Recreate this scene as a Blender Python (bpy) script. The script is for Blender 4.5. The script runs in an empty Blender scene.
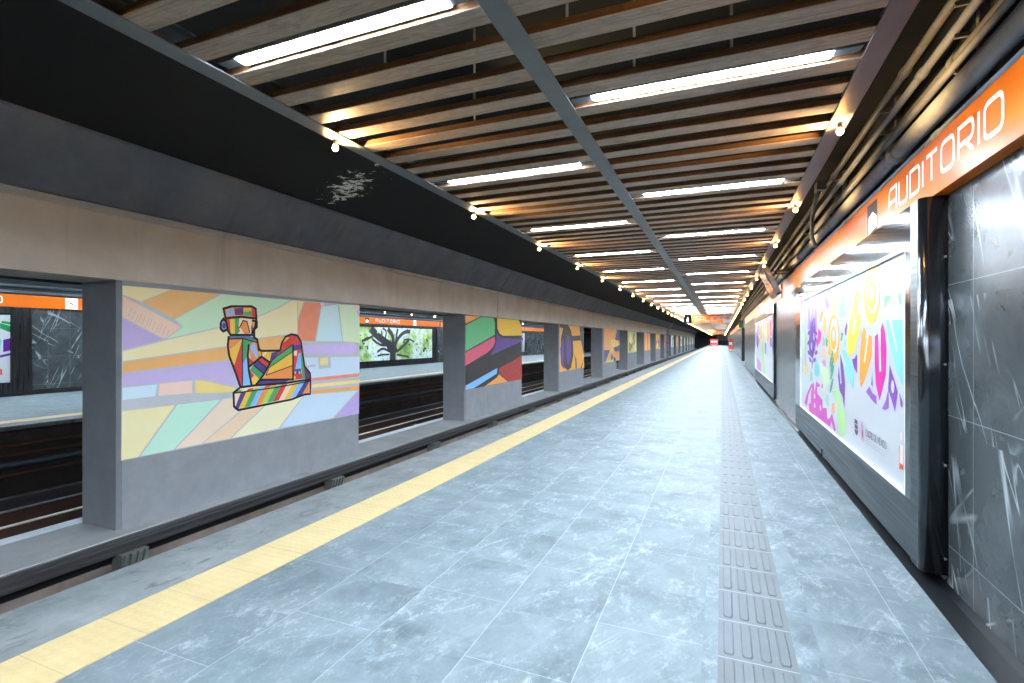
import bpy, math, random
from mathutils import Vector, Matrix
random.seed(7)
S = bpy.context.scene
COL = S.collection
W, H, F = 1024, 683, 508.0
EYE = 1.72
YAW = math.radians(22.46)
c_, s_ = math.cos(YAW), math.sin(YAW)
ORD = ('first second third fourth fifth sixth seventh eighth ninth tenth eleventh twelfth thirteenth fourteenth fifteenth '
       'sixteenth seventeenth eighteenth nineteenth twentieth').split()

# ---------------------------------------------------------------- helpers
def on_x(px, py, X):
    """where the sight line of a photo pixel meets the plane x = X (metres along, height)"""
    t = (px - 512) / F
    Y = X * (c_ + t * s_) / (t * c_ - s_)
    d = Y * c_ - X * s_
    return Y, EYE + (340 - py) / F * d

def lin(h):
    if isinstance(h, str):
        h = h.lstrip('#'); v = [int(h[i:i + 2], 16) / 255 for i in (0, 2, 4)]
    else:
        v = list(h)
    return tuple(x / 12.92 if x <= .04045 else ((x + .055) / 1.055) ** 2.4 for x in v) + (1,)

MATS = {}
class NT:
    def __init__(s, name):
        s.m = bpy.data.materials.new(name); s.m.use_nodes = True
        s.t = s.m.node_tree; s.n = s.t.nodes; s.b = s.n['Principled BSDF']
    def node(s, typ, **kw):
        n = s.n.new(typ)
        for k, v in kw.items(): setattr(n, k, v)
        return n
    def put(s, sock, v):
        if hasattr(v, 'bl_idname') or isinstance(v, bpy.types.NodeSocket): s.t.links.new(v, sock)
        else: sock.default_value = v
    def math(s, op, a, b=0.0, c=None):
        n = s.node('ShaderNodeMath', operation=op)
        s.put(n.inputs[0], a); s.put(n.inputs[1], b)
        if c is not None: s.put(n.inputs[2], c)
        return n.outputs[0]
    def vmath(s, op, a, b):
        n = s.node('ShaderNodeVectorMath', operation=op)
        s.put(n.inputs[0], a); s.put(n.inputs[1], b); return n.outputs[0]
    def pos(s, scale=(1, 1, 1), obj=False, rand=False):
        if obj: o = s.node('ShaderNodeTexCoord').outputs['Object']
        else: o = s.node('ShaderNodeNewGeometry').outputs['Position']
        if rand:
            r = s.node('ShaderNodeObjectInfo').outputs['Random']
            k = s.node('ShaderNodeCombineXYZ'); s.put(k.inputs[0], s.math('MULTIPLY', r, 37.0)); s.put(k.inputs[1], s.math('MULTIPLY', r, 71.0))
            o = s.vmath('ADD', o, k.outputs[0])
        return s.vmath('MULTIPLY', o, scale)
    def noise(s, vec, scale, detail=4, rough=.55, dist=0):
        n = s.node('ShaderNodeTexNoise'); s.put(n.inputs['Vector'], vec)
        n.inputs['Scale'].default_value = scale; n.inputs['Detail'].default_value = detail
        n.inputs['Roughness'].default_value = rough; n.inputs['Distortion'].default_value = dist
        return n.outputs['Fac']
    def ramp(s, fac, stops, interp='LINEAR'):
        n = s.node('ShaderNodeValToRGB'); e = n.color_ramp; e.interpolation = interp
        while len(e.elements) < len(stops): e.elements.new(.5)
        for el, (p, c) in zip(e.elements, stops):
            el.position = p; el.color = lin(c) if isinstance(c, (str,)) else (c, c, c, 1)
        s.put(n.inputs[0], fac); return n.outputs[0]
    def mix(s, fac, a, b, blend='MIX'):
        n = s.node('ShaderNodeMix', data_type='RGBA', blend_type=blend)
        s.put(n.inputs[0], fac)
        s.put(n.inputs[6], lin(a) if isinstance(a, str) else a); s.put(n.inputs[7], lin(b) if isinstance(b, str) else b)
        return n.outputs[2]
    def bump(s, h, strength=.2, dist=.01):
        n = s.node('ShaderNodeBump'); n.inputs['Strength'].default_value = strength; n.inputs['Distance'].default_value = dist
        s.put(n.inputs['Height'], h); s.t.links.new(n.outputs[0], s.b.inputs['Normal'])
    def set(s, **kw):
        names = dict(color='Base Color', rough='Roughness', metal='Metallic', coat='Coat Weight', coatr='Coat Roughness', spec='Specular IOR Level',
                     emit='Emission Color', es='Emission Strength', alpha='Alpha', aniso='Anisotropic')
        for k, v in kw.items():
            if isinstance(v, str): v = lin(v)
            s.put(s.b.inputs[names[k]], v)
        return s.m

def mat(name, build):
    if name not in MATS: MATS[name] = build(NT(name))
    return MATS[name]

def scaled(h, k):
    v = lin(h)[:3]; k = min(k, .97 / max(v)); v = [x * k for x in v]
    return '%02x%02x%02x' % tuple(round(255 * (x * 12.92 if x <= .0031308 else 1.055 * x ** (1 / 2.4) - .055)) for x in v)
def paint(h, rough=.55, coat=0.0):
    """plain matt paint of one colour with a little brushed unevenness"""
    h = scaled(h, .60 if coat else 1.25)
    k = 'paint_%s_%g_%g' % (h, rough, coat)
    def b(t):
        n = t.noise(t.pos(), 5, 5); lum = sum(lin(h)[:3]) / 3
        col = t.mix(t.math('MULTIPLY', n, (.05 if coat else .25) * lum ** .7), h, 'ffffff')
        return t.set(color=col, rough=rough, coat=0, spec=.12 if coat else .3)
    return mat(k, b)

def plain(name, h, rough=.5, metal=0.0, var=.25, scale=6.0, spec=.5, stretch=(1, 1, 1)):
    def b(t):
        n = t.noise(t.pos(stretch), scale, 6, .6)
        base = lin(h); dk = tuple(x * (1 - var) for x in base[:3]) + (1,)
        lt = tuple(min(1, x * (1 + var)) for x in base[:3]) + (1,)
        t.bump(n, .08, .004)
        return t.set(color=t.mix(n, dk, lt), rough=rough, metal=metal, spec=spec)
    return mat(name, b)

def glow(name, h, strength):
    return mat(name, lambda t: t.set(color=h, emit=h, es=strength))

def line_mask(t, v, period, offset, width):
    """1 on a thin joint repeated every period along v"""
    x = t.math('ADD', v, -offset + period * 100)
    fr = t.math('FRACT', t.math('DIVIDE', x, period))
    d = t.math('MINIMUM', fr, t.math('SUBTRACT', 1.0, fr))
    return t.math('LESS_THAN', d, width / period / 2)

class MB:
    def __init__(s): s.v = []; s.f = []; s.m = []; s.sm = []
    def add(s, vs, fs, mi=0, smooth=False):
        o = len(s.v); s.v += [tuple(p) for p in vs]
        for f in fs: s.f.append([o + i for i in f]); s.m.append(mi); s.sm.append(smooth)
        return s
    def box(s, x0, x1, y0, y1, z0, z1, mi=0, b=0.0):
        if b > 0:
            pr = [(x0 + b, z0), (x1 - b, z0), (x1, z0 + b), (x1, z1 - b), (x1 - b, z1), (x0 + b, z1), (x0, z1 - b), (x0, z0 + b)]
            return s.ext(pr, 'y', y0, y1, mi)
        vs = [(x, y, z) for z in (z0, z1) for y in (y0, y1) for x in (x0, x1)]
        return s.add(vs, [(0, 2, 3, 1), (4, 5, 7, 6), (0, 1, 5, 4), (2, 6, 7, 3), (0, 4, 6, 2), (1, 3, 7, 5)], mi)
    def ext(s, prof, axis, a, b, mi=0, smooth=False):
        """extrude a 2-D outline along an axis; outline coordinates are the two other axes in xyz order"""
        ar = sum(prof[i][0] * prof[(i + 1) % len(prof)][1] - prof[(i + 1) % len(prof)][0] * prof[i][1] for i in range(len(prof)))
        if (ar < 0) != (axis == 'y'): prof = prof[::-1]
        n = len(prof)
        def p(q, w): return {'x': (w, q[0], q[1]), 'y': (q[0], w, q[1]), 'z': (q[0], q[1], w)}[axis]
        vs = [p(q, a) for q in prof] + [p(q, b) for q in prof]
        s.add(vs, [[n - 1 - i for i in range(n)], [n + i for i in range(n)]], mi)
        o = len(s.v) - 2 * n
        for i in range(n):
            j = (i + 1) % n
            s.f.append([o + i, o + j, o + n + j, o + n + i]); s.m.append(mi); s.sm.append(smooth)
        return s
    def tube(s, pts, r, n=10, mi=0, caps=True):
        pts = [Vector(p) for p in pts]; rings = []
        rr = r if isinstance(r, (list, tuple)) else [r] * len(pts)
        for i, p in enumerate(pts):
            d = (pts[min(i + 1, len(pts) - 1)] - pts[max(i - 1, 0)]).normalized()
            up = Vector((0, 0, 1)) if abs(d.z) < .9 else Vector((0, 1, 0))
            a = d.cross(up).normalized(); b = a.cross(d)
            rings.append([p + (a * math.cos(2 * math.pi * k / n) + b * math.sin(2 * math.pi * k / n)) * rr[i] for k in range(n)])
        vs = [q for rg in rings for q in rg]; fs = []
        for i in range(len(pts) - 1):
            for k in range(n):
                fs.append((i * n + (k + 1) % n, i * n + k, (i + 1) * n + k, (i + 1) * n + (k + 1) % n))
        s.add(vs, fs, mi, True)
        if caps:
            o = len(s.v) - len(vs)
            s.f += [[o + k for k in range(n)], [o + (len(pts) - 1) * n + n - 1 - k for k in range(n)]]
            s.m += [mi, mi]; s.sm += [False, False]
        return s
    def ball(s, c, r, n=12, m=8, mi=0):
        vs = []; fs = []
        for i in range(m + 1):
            th = math.pi * i / m
            for k in range(n):
                ph = 2 * math.pi * k / n
                vs.append((c[0] + r * math.sin(th) * math.cos(ph), c[1] + r * math.sin(th) * math.sin(ph), c[2] + r * math.cos(th)))
        for i in range(m):
            for k in range(n):
                fs.append((i * n + k, (i + 1) * n + k, (i + 1) * n + (k + 1) % n, i * n + (k + 1) % n))
        return s.add(vs, fs, mi, True)
    def build(s, name, mats, parent=None, loc=(0, 0, 0)):
        if not isinstance(mats, (list, tuple)): mats = [mats]
        me = bpy.data.meshes.new(name); me.from_pydata(s.v, [], s.f)
        for m in mats: me.materials.append(m)
        me.polygons.foreach_set('material_index', s.m); me.polygons.foreach_set('use_smooth', s.sm)
        me.update()
        o = bpy.data.objects.new(name, me); COL.objects.link(o); o.location = loc
        if parent: o.parent = parent
        return o

def tag(o, label=None, cat=None, group=None, kind=None):
    if label: o['label'] = label
    if cat: o['category'] = cat
    if group: o['group'] = group
    if kind: o['kind'] = kind
    return o
def structure(o): o['kind'] = 'structure'; return o
def empty(name, loc, label, cat, group=None):
    o = bpy.data.objects.new(name, None); COL.objects.link(o); o.location = loc; o.empty_display_size = .1
    return tag(o, label, cat, group)
KIDS = {}
def kids(o):
    return [x for x in o.children]
def copy_tree(o, parent=None):
    c = o.copy(); COL.objects.link(c)
    if parent: c.parent = parent
    for ch in kids(o): copy_tree(ch, c)
    return c

class Art:
    """flat painted shapes on a plane: u runs to the viewer's right, v up, n towards the viewer"""
    def __init__(s, o, U, V, n, eps=.0004):
        s.o, s.U, s.V, s.n = Vector(o), Vector(U), Vector(V), Vector(n); s.eps = eps; s.mb = MB(); s.mats = []; s.layer = 1
    def p(s, q): return s.o + s.U * q[0] + s.V * q[1] + s.n * (s.layer * s.eps)
    def mi(s, m):
        if m not in s.mats: s.mats.append(m)
        return s.mats.index(m)
    def poly(s, pts, m, up=True):
        if isinstance(m, str): m = paint(m)
        ar = sum(pts[i][0] * pts[(i + 1) % len(pts)][1] - pts[(i + 1) % len(pts)][0] * pts[i][1] for i in range(len(pts)))
        if ar < 0: pts = pts[::-1]
        s.mb.add([s.p(q) for q in pts], [list(range(len(pts)))], s.mi(m))
        if up: s.layer += .06
    def stroke(s, pts, w, m, closed=False):
        if isinstance(m, str): m = paint(m)
        pts = [Vector(q) for q in pts]; n = len(pts); L = []; R = []
        for i in range(n):
            a = pts[i - 1] if (i > 0 or closed) else None
            b = pts[(i + 1) % n] if (i < n - 1 or closed) else None
            d1 = (pts[i] - a).normalized() if a is not None else (b - pts[i]).normalized()
            d2 = (b - pts[i]).normalized() if b is not None else d1
            n1 = Vector((-d1.y, d1.x)); n2 = Vector((-d2.y, d2.x)); mm = n1 + n2
            if mm.length < .3: mm = n1
            mm.normalize(); k = w / 2 / max(.5, mm.dot(n1))
            L.append(pts[i] + mm * k); R.append(pts[i] - mm * k)
        for i in range(n if closed else n - 1):
            j = (i + 1) % n
            s.poly([tuple(R[i]), tuple(R[j]), tuple(L[j]), tuple(L[i])], m, up=False)
        s.layer += .06
    def ell(s, cx, cy, rx, ry, m, n=20, rot=0):
        s.poly([(cx + rx * math.cos(a) * math.cos(rot) - ry * math.sin(a) * math.sin(rot), cy + rx * math.cos(a) * math.sin(rot) + ry * math.sin(a) * math.cos(rot))
                for a in [2 * math.pi * i / n for i in range(n)]], m)
    def done(s, name, parent): return s.mb.build(name, s.mats, parent) if s.mb.v else None

def rounded(pts, r, closed=False, k=5):
    out = []; n = len(pts)
    for i, p in enumerate(pts):
        if not closed and i in (0, n - 1) or len(p) > 2: out.append(Vector(p[:2])); continue
        p = Vector(p); a = Vector(pts[i - 1][:2]); b = Vector(pts[(i + 1) % n][:2])
        d1 = (a - p); d2 = (b - p); rr = min(r, d1.length * .5, d2.length * .5)
        s0 = p + d1.normalized() * rr; s1 = p + d2.normalized() * rr
        for j in range(k + 1):
            t = j / k; out.append(s0 * (1 - t) ** 2 + p * 2 * t * (1 - t) + s1 * t * t)
    return out
X_ = 1
FONT = {  # strokes in a box .62 wide, 1 high; a third value keeps a corner sharp
 'A': [([(0, 0), (0, 1), (.62, 1, 1), (.62, 0)], 0), ([(0, .38), (.62, .38)], 0)],
 'U': [([(0, 1), (0, 0), (.62, 0), (.62, 1)], 0)], 'D': [([(0, 0, 1), (.62, 0), (.62, 1), (0, 1, 1)], 1)],
 'I': [([(0, 0), (0, 1)], 0)], 'T': [([(0, 1), (.62, 1)], 0), ([(.31, 1), (.31, 0)], 0)],
 'O': [([(0, 0), (.62, 0), (.62, 1), (0, 1)], 1)],
 'R': [([(0, 0), (0, 1, 1), (.62, 1), (.62, .42), (0, .42)], 0), ([(.3, .42), (.62, 0)], 0)],
 'S': [([(.62, 1), (0, 1), (0, .52), (.62, .52), (.62, 0), (0, 0)], 0)], 'L': [([(0, 1), (0, 0, 1), (.62, 0)], 0)],
 'C': [([(.62, 1), (0, 1), (0, 0), (.62, 0)], 0)], 'E': [([(.55, 1), (0, 1, 1), (0, 0, 1), (.55, 0)], 0), ([(0, .5), (.5, .5)], 0)],
 'M': [([(0, 0), (0, 1, 1), (.31, .45, 1), (.62, 1, 1), (.62, 0)], 0)], 'X': [([(0, 0), (.62, 1)], 0), ([(0, 1), (.62, 0)], 0)],
 'É': [([(.55, 1), (0, 1, 1), (0, 0, 1), (.55, 0)], 0), ([(0, .5), (.5, .5)], 0), ([(.22, 1.15), (.4, 1.35)], 0)],
}
def write(art, text, u, v, h, m, w=.13, track=.3, rad=.24, sx=1.0):
    """letters as strokes, h high, starting at (u, v); returns the end"""
    for ch in text:
        if ch == ' ': u += .5 * h; continue
        wid = 0 if ch == 'I' else .62 * sx
        for pts, cl in FONT[ch]:
            q = [(x[0] * sx,) + tuple(x[1:]) for x in pts]
            q = rounded(q, rad, bool(cl)) if len(q) > 2 else [Vector(x) for x in q]
            art.stroke([(u + x[0] * h, v + x[1] * h) for x in q], w * h, m, bool(cl))
        u += (wid + track) * h
    return u

# ---------------------------------------------------------------- materials
def m_floor(t):
    P = t.pos(); sep = t.node('ShaderNodeSeparateXYZ'); t.put(sep.inputs[0], P); x, y = sep.outputs[0], sep.outputs[1]
    row = t.math('FLOOR', t.math('DIVIDE', t.math('ADD', x, 3.10 + 60), .6))
    half = t.math('MULTIPLY', t.math('MODULO', row, 2.0), .6)
    tile = t.math('FLOOR', t.math('DIVIDE', t.math('ADD', t.math('ADD', y, half), 60.0), 1.2))
    k = t.node('ShaderNodeCombineXYZ'); t.put(k.inputs[0], t.math('MULTIPLY', row, 3.17)); t.put(k.inputs[1], t.math('MULTIPLY', tile, 5.31))
    Q = t.vmath('ADD', P, k.outputs[0])
    n1 = t.noise(Q, 1.6, 9, .68, .4); n2 = t.noise(Q, 11, 8, .75, 1.2)
    col = t.ramp(n1, [(.28, '4c585d'), (.5, '667277'), (.74, '7c868a')])
    q1 = t.vmath('MULTIPLY', Q, (1.25, .7, 1))
    fl1 = t.ramp(t.noise(q1, 26, 8, .8, .3), [(.54, 0.0), (.63, 1.0)]); fl2 = t.ramp(t.noise(q1, 7, 10, .82, .2), [(.51, 0.0), (.62, 1.0)])
    mp = t.node('ShaderNodeMapping'); mp.inputs['Rotation'].default_value = (0, 0, .5); t.put(mp.inputs[0], Q)
    v = t.noise(t.vmath('MULTIPLY', mp.outputs[0], (1.6, .3, 1)), 1.3, 5, .55, .05)
    streak = t.ramp(t.math('ABSOLUTE', t.math('SUBTRACT', v, .5)), [(0.0, .8), (.006, .3), (.014, 0.0)])
    patch = t.ramp(t.noise(Q, 2.2, 6, .6), [(.40, 0.0), (.62, 1.0)])
    vv = t.math('MULTIPLY', t.math('ADD', t.math('MULTIPLY', fl1, .35), t.math('ADD', t.math('MULTIPLY', fl2, .55), t.math('MULTIPLY', streak, .35))), t.math('ADD', t.math('MULTIPLY', patch, .8), .12))
    col = t.mix(t.math('MINIMUM', t.math('MULTIPLY', vv, .8), .85), col, 'b0babd')
    yy = t.math('ADD', y, half)
    jl = t.math('MULTIPLY', line_mask(t, x, .6, -3.10, .007), t.math('LESS_THAN', x, -.4))
    jr = t.math('LESS_THAN', t.math('ABSOLUTE', t.math('SUBTRACT', x, .989)), .0035)
    j = t.math('MAXIMUM', t.math('MAXIMUM', jl, jr), line_mask(t, yy, 1.2, .66, .006))
    col = t.mix(t.math('MULTIPLY', j, .35), col, 'a4aeb2')
    t.bump(n2, .05, .003)
    return t.set(color=col, rough=t.ramp(n1, [(.3, .5), (.7, .62)]), spec=.10)
def m_marble(t):
    P = t.pos(); sep = t.node('ShaderNodeSeparateXYZ'); t.put(sep.inputs[0], P); y, z = sep.outputs[1], sep.outputs[2]
    row = t.math('FLOOR', t.math('DIVIDE', t.math('ADD', z, 10 - .3), .9)); tl = t.math('FLOOR', t.math('DIVIDE', t.math('ADD', y, 60 - .43), .6))
    k = t.node('ShaderNodeCombineXYZ'); t.put(k.inputs[0], t.math('ADD', t.math('MULTIPLY', tl, .06), t.math('MULTIPLY', row, .1)))
    Q = t.vmath('ADD', P, k.outputs[0])
    n1 = t.noise(Q, 2.2, 8, .65, .5)
    col = t.ramp(n1, [(.3, '34393b'), (.55, '43494b'), (.75, '555b5d')])
    vs = []
    for ang, sc, wid in ((.34, .8, .006), (.5, 1.2, .0035), (-1.0, .4, .003)):
        mp = t.node('ShaderNodeMapping'); mp.inputs['Rotation'].default_value = (ang, 0, 0); t.put(mp.inputs[0], Q)
        q = t.vmath('MULTIPLY', mp.outputs[0], (1, 1.0, .12))
        v = t.noise(q, sc * 1.8, 3, .45, .05)
        d = t.math('ABSOLUTE', t.math('SUBTRACT', v, .5))
        vs.append(t.ramp(d, [(0.0, .9), (wid * .3, .4), (wid, 0.0)]))
    msk = t.ramp(t.noise(Q, 2.0, 2), [(.42, 0.0), (.6, 1.0)])
    vein = t.math('MULTIPLY', t.math('MAXIMUM', t.math('MAXIMUM', vs[0], vs[1]), vs[2]), msk)
    col = t.mix(t.math('MULTIPLY', vein, .75), col, 'b9c0c3')
    j = t.math('MAXIMUM', line_mask(t, y, .6, .43, .006), line_mask(t, z, .9, .3, .006))
    col = t.mix(t.math('MULTIPLY', j, .5), col, '8d979b')
    return t.set(color=col, rough=.26, spec=.25)
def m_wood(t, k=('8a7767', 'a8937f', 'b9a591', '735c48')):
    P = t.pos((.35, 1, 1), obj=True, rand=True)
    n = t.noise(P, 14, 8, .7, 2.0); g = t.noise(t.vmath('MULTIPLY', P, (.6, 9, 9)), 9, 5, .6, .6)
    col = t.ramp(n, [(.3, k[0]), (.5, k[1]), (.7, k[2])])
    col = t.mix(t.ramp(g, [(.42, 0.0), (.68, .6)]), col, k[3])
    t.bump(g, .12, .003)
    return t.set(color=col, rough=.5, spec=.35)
def m_ceiling(t):
    P = t.pos(); n = t.noise(P, 3, 6)
    col = t.ramp(n, [(.3, '010305'), (.7, '04070b')])
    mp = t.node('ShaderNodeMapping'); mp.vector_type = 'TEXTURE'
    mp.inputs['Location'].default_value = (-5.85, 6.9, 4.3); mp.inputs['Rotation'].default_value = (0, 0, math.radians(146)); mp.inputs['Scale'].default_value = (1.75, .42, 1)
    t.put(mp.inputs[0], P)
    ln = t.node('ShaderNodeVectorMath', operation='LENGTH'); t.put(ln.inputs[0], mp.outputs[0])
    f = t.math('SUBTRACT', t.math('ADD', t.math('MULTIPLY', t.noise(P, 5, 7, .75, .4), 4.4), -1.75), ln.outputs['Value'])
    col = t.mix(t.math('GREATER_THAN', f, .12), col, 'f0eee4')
    return t.set(color=col, rough=.85)
def m_concrete(name, a, b, c, stain=None, sc=1.3, rough=.8):
    def f(t):
        P = t.pos(); n = t.noise(P, sc, 9, .62); n2 = t.noise(P, 18, 6, .7)
        col = t.ramp(n, [(.3, a), (.52, b), (.72, c)])
        col = t.mix(t.math('MULTIPLY', t.ramp(n2, [(.5, 0.0), (.75, .5)]), .6), col, a)
        if stain:
            st = t.noise(t.vmath('MULTIPLY', P, (1, 1.4, .12)), 1.7, 6, .6)
            col = t.mix(t.ramp(st, [(.56, 0.0), (.74, .7)]), col, stain)
        t.bump(n2, .15, .006)
        return t.set(color=col, rough=rough)
    return mat(name, f)
def m_edge(t):
    P = t.pos(); n = t.noise(P, 2.3, 9, .7); n2 = t.noise(t.vmath('MULTIPLY', P, (1.6, .8, 1)), 5, 8, .72, .6)
    col = t.ramp(n, [(.3, '60676a'), (.5, '767d7f'), (.7, '898e8f')])
    col = t.mix(t.ramp(n2, [(.55, 0.0), (.66, .7)]), col, '4b4d4c')
    t.bump(n2, .25, .01)
    return t.set(color=col, rough=.85)
def m_yellow(t):
    P = t.pos(); sep = t.node('ShaderNodeSeparateXYZ'); t.put(sep.inputs[0], P); x, y = sep.outputs[0], sep.outputs[1]
    n = t.noise(P, 4, 7, .65)
    col = t.ramp(n, [(.3, 'bfab7c'), (.6, 'cab686'), (.8, 'd0be92')])
    col = t.mix(t.math('MULTIPLY', line_mask(t, y, .4, .33, .006), .6), col, '9a9078')
    a = t.math('SINE', t.math('MULTIPLY', x, 2 * math.pi / .0625)); b = t.math('SINE', t.math('MULTIPLY', y, 2 * math.pi / .0625))
    dome = t.math('POWER', t.math('MAXIMUM', t.math('MULTIPLY', t.math('ADD', a, b), .5), 0.0), .5)
    t.bump(dome, .5, .006)
    return t.set(color=col, rough=.6)
def m_steel(name, h, rough, stretch):
    def f(t):
        n = t.noise(t.pos(stretch), 30, 3, .5)
        return t.set(color=h, metal=1.0, rough=t.ramp(n, [(.3, rough * .8), (.7, rough * 1.25)]))
    return mat(name, f)
def m_leaves(t):
    P = t.pos(); n = t.noise(P, .55, 4, .6); n2 = t.noise(P, 5, 8, .8, .5)
    sky = t.ramp(n, [(.36, '5d8a48'), (.45, 'a5c46a'), (.53, 'd6e8e6'), (.75, 'd2e8f2')])
    col = t.mix(t.ramp(n2, [(.52, 0.0), (.62, .9)]), sky, '24402a')
    col = t.mix(t.ramp(t.noise(P, 9, 6, .8), [(.58, 0.0), (.66, .9)]), col, 'b8cf52')
    return t.set(color=col, rough=.4, coat=.6, coatr=.05)

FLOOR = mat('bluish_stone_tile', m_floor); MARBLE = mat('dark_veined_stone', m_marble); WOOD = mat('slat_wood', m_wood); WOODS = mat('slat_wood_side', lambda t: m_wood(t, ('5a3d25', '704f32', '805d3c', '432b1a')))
CEIL = mat('black_painted_ceiling', m_ceiling); EDGE = mat('worn_platform_edge', m_edge); YEL = mat('yellow_tactile', m_yellow)
LINTEL = m_concrete('beige_concrete', 'c2b7aa', 'cdc2b5', 'd6ccc0', 'b5a99c')
PURP = m_concrete('dark_grey_concrete', '65656b', '727277', '7e7e82', '58585c')
PGREY = m_concrete('pillar_grey', '94989d', '9ca0a5', 'a3a7ab', None, 3)
LEDGE = m_concrete('ledge_grey', 'a0a4a5', 'b1b5b6', 'bbbebe')
PINK = m_concrete('pinkish_track_wall', '5f554f', '7a6d65', '8c8077', '463e39')
TRACKBED = m_concrete('track_bed', '0b0a0a', '141211', '1c1917', '080707')
FARWALL = m_concrete('soot_brown_wall', '1e1815', '302722', '3e342d', '14100e')
UPWALL = m_concrete('dark_upper_wall', '17191b', '202326', '2a2d30')
ENDW = m_concrete('blue_grey_wall', '39454e', '47545e', '53616b')
STEELV = m_steel('brushed_steel_upright', '555c62', .12, (1, 1, .02)); STEELH = m_steel('brushed_steel_rail', '555c62', .10, (1, .02, 1))
STEELP = m_steel('satin_steel_panel', '4a5257', .34, (1, .02, 1))
SHADESTEEL = m_steel('steel_dark_reflection', '3a3d40', .3, (1, 1, .02))  # opposite frames: the darkness their steel reflects is put into the colour
BLACKGLOSS = mat('glossy_dark_steel', lambda t: t.set(color='4a4e52', metal=.9, rough=.16))
FLANGE = plain('grey_painted_steel', '656a6c', .45); MAUVE = plain('mauve_painted_steel', '624d4f', .45)
GREYCH = plain('channel_grey', '4a5054', .4)
PIPE = plain('sooty_pipe_paint', '4a4846', .5, 0, .35, 9, spec=.2); PIPE2 = plain('grey_pipe_paint', '5e5e62', .6, 0, .3, 7, spec=.2); PIPE3 = plain('blue_grey_pipe_paint', '5c656e', .6, 0, .3, 7, spec=.2)
FPIPE = plain('far_pipe_paint', '4d5a62', .45, 0, .3, 7)
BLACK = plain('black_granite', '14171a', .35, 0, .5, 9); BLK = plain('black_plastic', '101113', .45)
GUIDE = plain('guide_bar_steel', '4c4b4d', .4, .3, .4, 5, stretch=(8, .3, 8)); INSUL = plain('insulator_grey', '6d716c', .6)
RAIL = plain('rail_steel', '9aa4aa', .3, .8); RUST = plain('rusty_rail', '5a4034', .7, .2); CREAM = plain('pale_bar', 'd2cdbd', .5)
TACT = plain('grey_tactile', '75808a', .6, 0, .12, 3)
def m_orange(t):
    return t.set(color=t.mix(t.math('MULTIPLY', t.noise(t.pos(), 2, 3), .06), 'dc6a0e', 'e8a060'), rough=.3, spec=.12)
ORANGE = mat('orange_enamel', m_orange)
WHITE = plain('white_lettering', 'e6e4e0', .4, 0, .03); REDP = plain('red_plastic', 'c8352a', .4, 0, .15); GREEN = plain('green_sign_face', '128a4e', .4, 0, .1)
POSTER = mat('white_poster', lambda t: t.set(color='abaeb1', rough=.3, spec=.10))
LED = glow('led_diffuser', 'dcebfa', 32.0); BULB = glow('warm_bulb', 'ffbe68', 14.0)
SIGNW = plain('sign_white', 'b4b4b2', .6, 0, .03, spec=.1)
SBLK = plain('sign_black', '0c0d0e', .85, 0, .2, spec=.05)
ALU = plain('spotlight_aluminium', '8a8d8f', .35, .6)
SCREEN = mat('dark_screen', lambda t: t.set(color='191614', rough=.15, coat=.5)); CASE = plain('tv_case', '2e2a27', .4, .3)

Y0, Y1 = -9.0, 176.0            # the length of the station that is built
EDGE_X, FEDGE, FWALL = -4.19, -13.1, -20.1
PX, PB, PZ = -7.8, -8.634, -.953   # pillar front, back, ledge top
SOF = 2.56                         # underside of the lintel

# ---------------------------------------------------------------- setting
structure(MB().box(EDGE_X + .65 + .442, 1.277, Y0, Y1, -.25, 0).build('floor', FLOOR))
structure(MB().box(EDGE_X, EDGE_X + .65, Y0, Y1, -.25, 0, b=.012).build('floor_edge', EDGE))
structure(MB().box(EDGE_X + .25, EDGE_X + .65, Y0, Y1, -1.6, -.25).build('wall_under_platform', TRACKBED))
structure(MB().box(FEDGE, -4.19 + .25, Y0, Y1, -1.75, -1.6).build('floor_track', TRACKBED))
structure(MB().box(FWALL - .3, FEDGE - .5, Y0, Y1, -.25, 0).build('floor_opposite', FLOOR))
structure(MB().box(FEDGE - .5, FEDGE, Y0, Y1, -.09, 0, b=.012).build('floor_edge_opposite', EDGE))
structure(MB().box(FEDGE - .5, FEDGE - .25, Y0, Y1, -1.6, -.09).build('wall_under_opposite_platform', FARWALL))
structure(MB().box(FWALL - .3, 1.9, Y0, Y1, 4.3, 4.5).build('ceiling', CEIL))
structure(MB().box(FWALL - .3, FWALL, Y0, Y1, 0, 2.74).build('wall_opposite', MARBLE))
structure(MB().box(FWALL - .3, FWALL - .05, Y0, Y1, 2.74, 4.3).build('wall_opposite_upper', UPWALL))
structure(MB().box(FWALL, FWALL + .05, Y0, Y1, 0, .16).build('baseboard_opposite', BLACK))
structure(MB().box(1.45, 1.75, Y0, 36, -.02, 2.76).build('wall_right', MARBLE))
for ya_, yb_ in ((11.08, 15.49), (24.41, 36)): structure(MB().box(1.352, 1.449, ya_, yb_, .03, 2.729).build('wall_right_facing', MARBLE))
structure(MB().box(1.58, 1.9, Y0, Y1, 2.76, 4.3).build('wall_right_upper', UPWALL))
structure(MB().box(1.58, 1.9, 47, Y1, -.02, 2.76).build('wall_right_far', MARBLE))
structure(MB().box(1.50, 2.1, 45.6, 47, 0, 3.3).build('wall_right_jamb', BLK))
structure(MB().ext([(1.277, -.10), (1.75, -.10), (1.75, .03), (1.45, .03), (1.40, .012), (1.277, .006)], 'y', Y0, 36).build('baseboard_right', BLACK))
structure(MB().box(1.277, 4.0, 36, Y1, -.25, 0).build('floor_exit', FLOOR))
structure(MB().box(3.9, 4.0, 36, 47, 0, 2.76).build('wall_exit', UPWALL))
structure(MB().box(1.9, 4.0, 36, 47, 2.76, 2.9).build('ceiling_exit', UPWALL))
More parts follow.
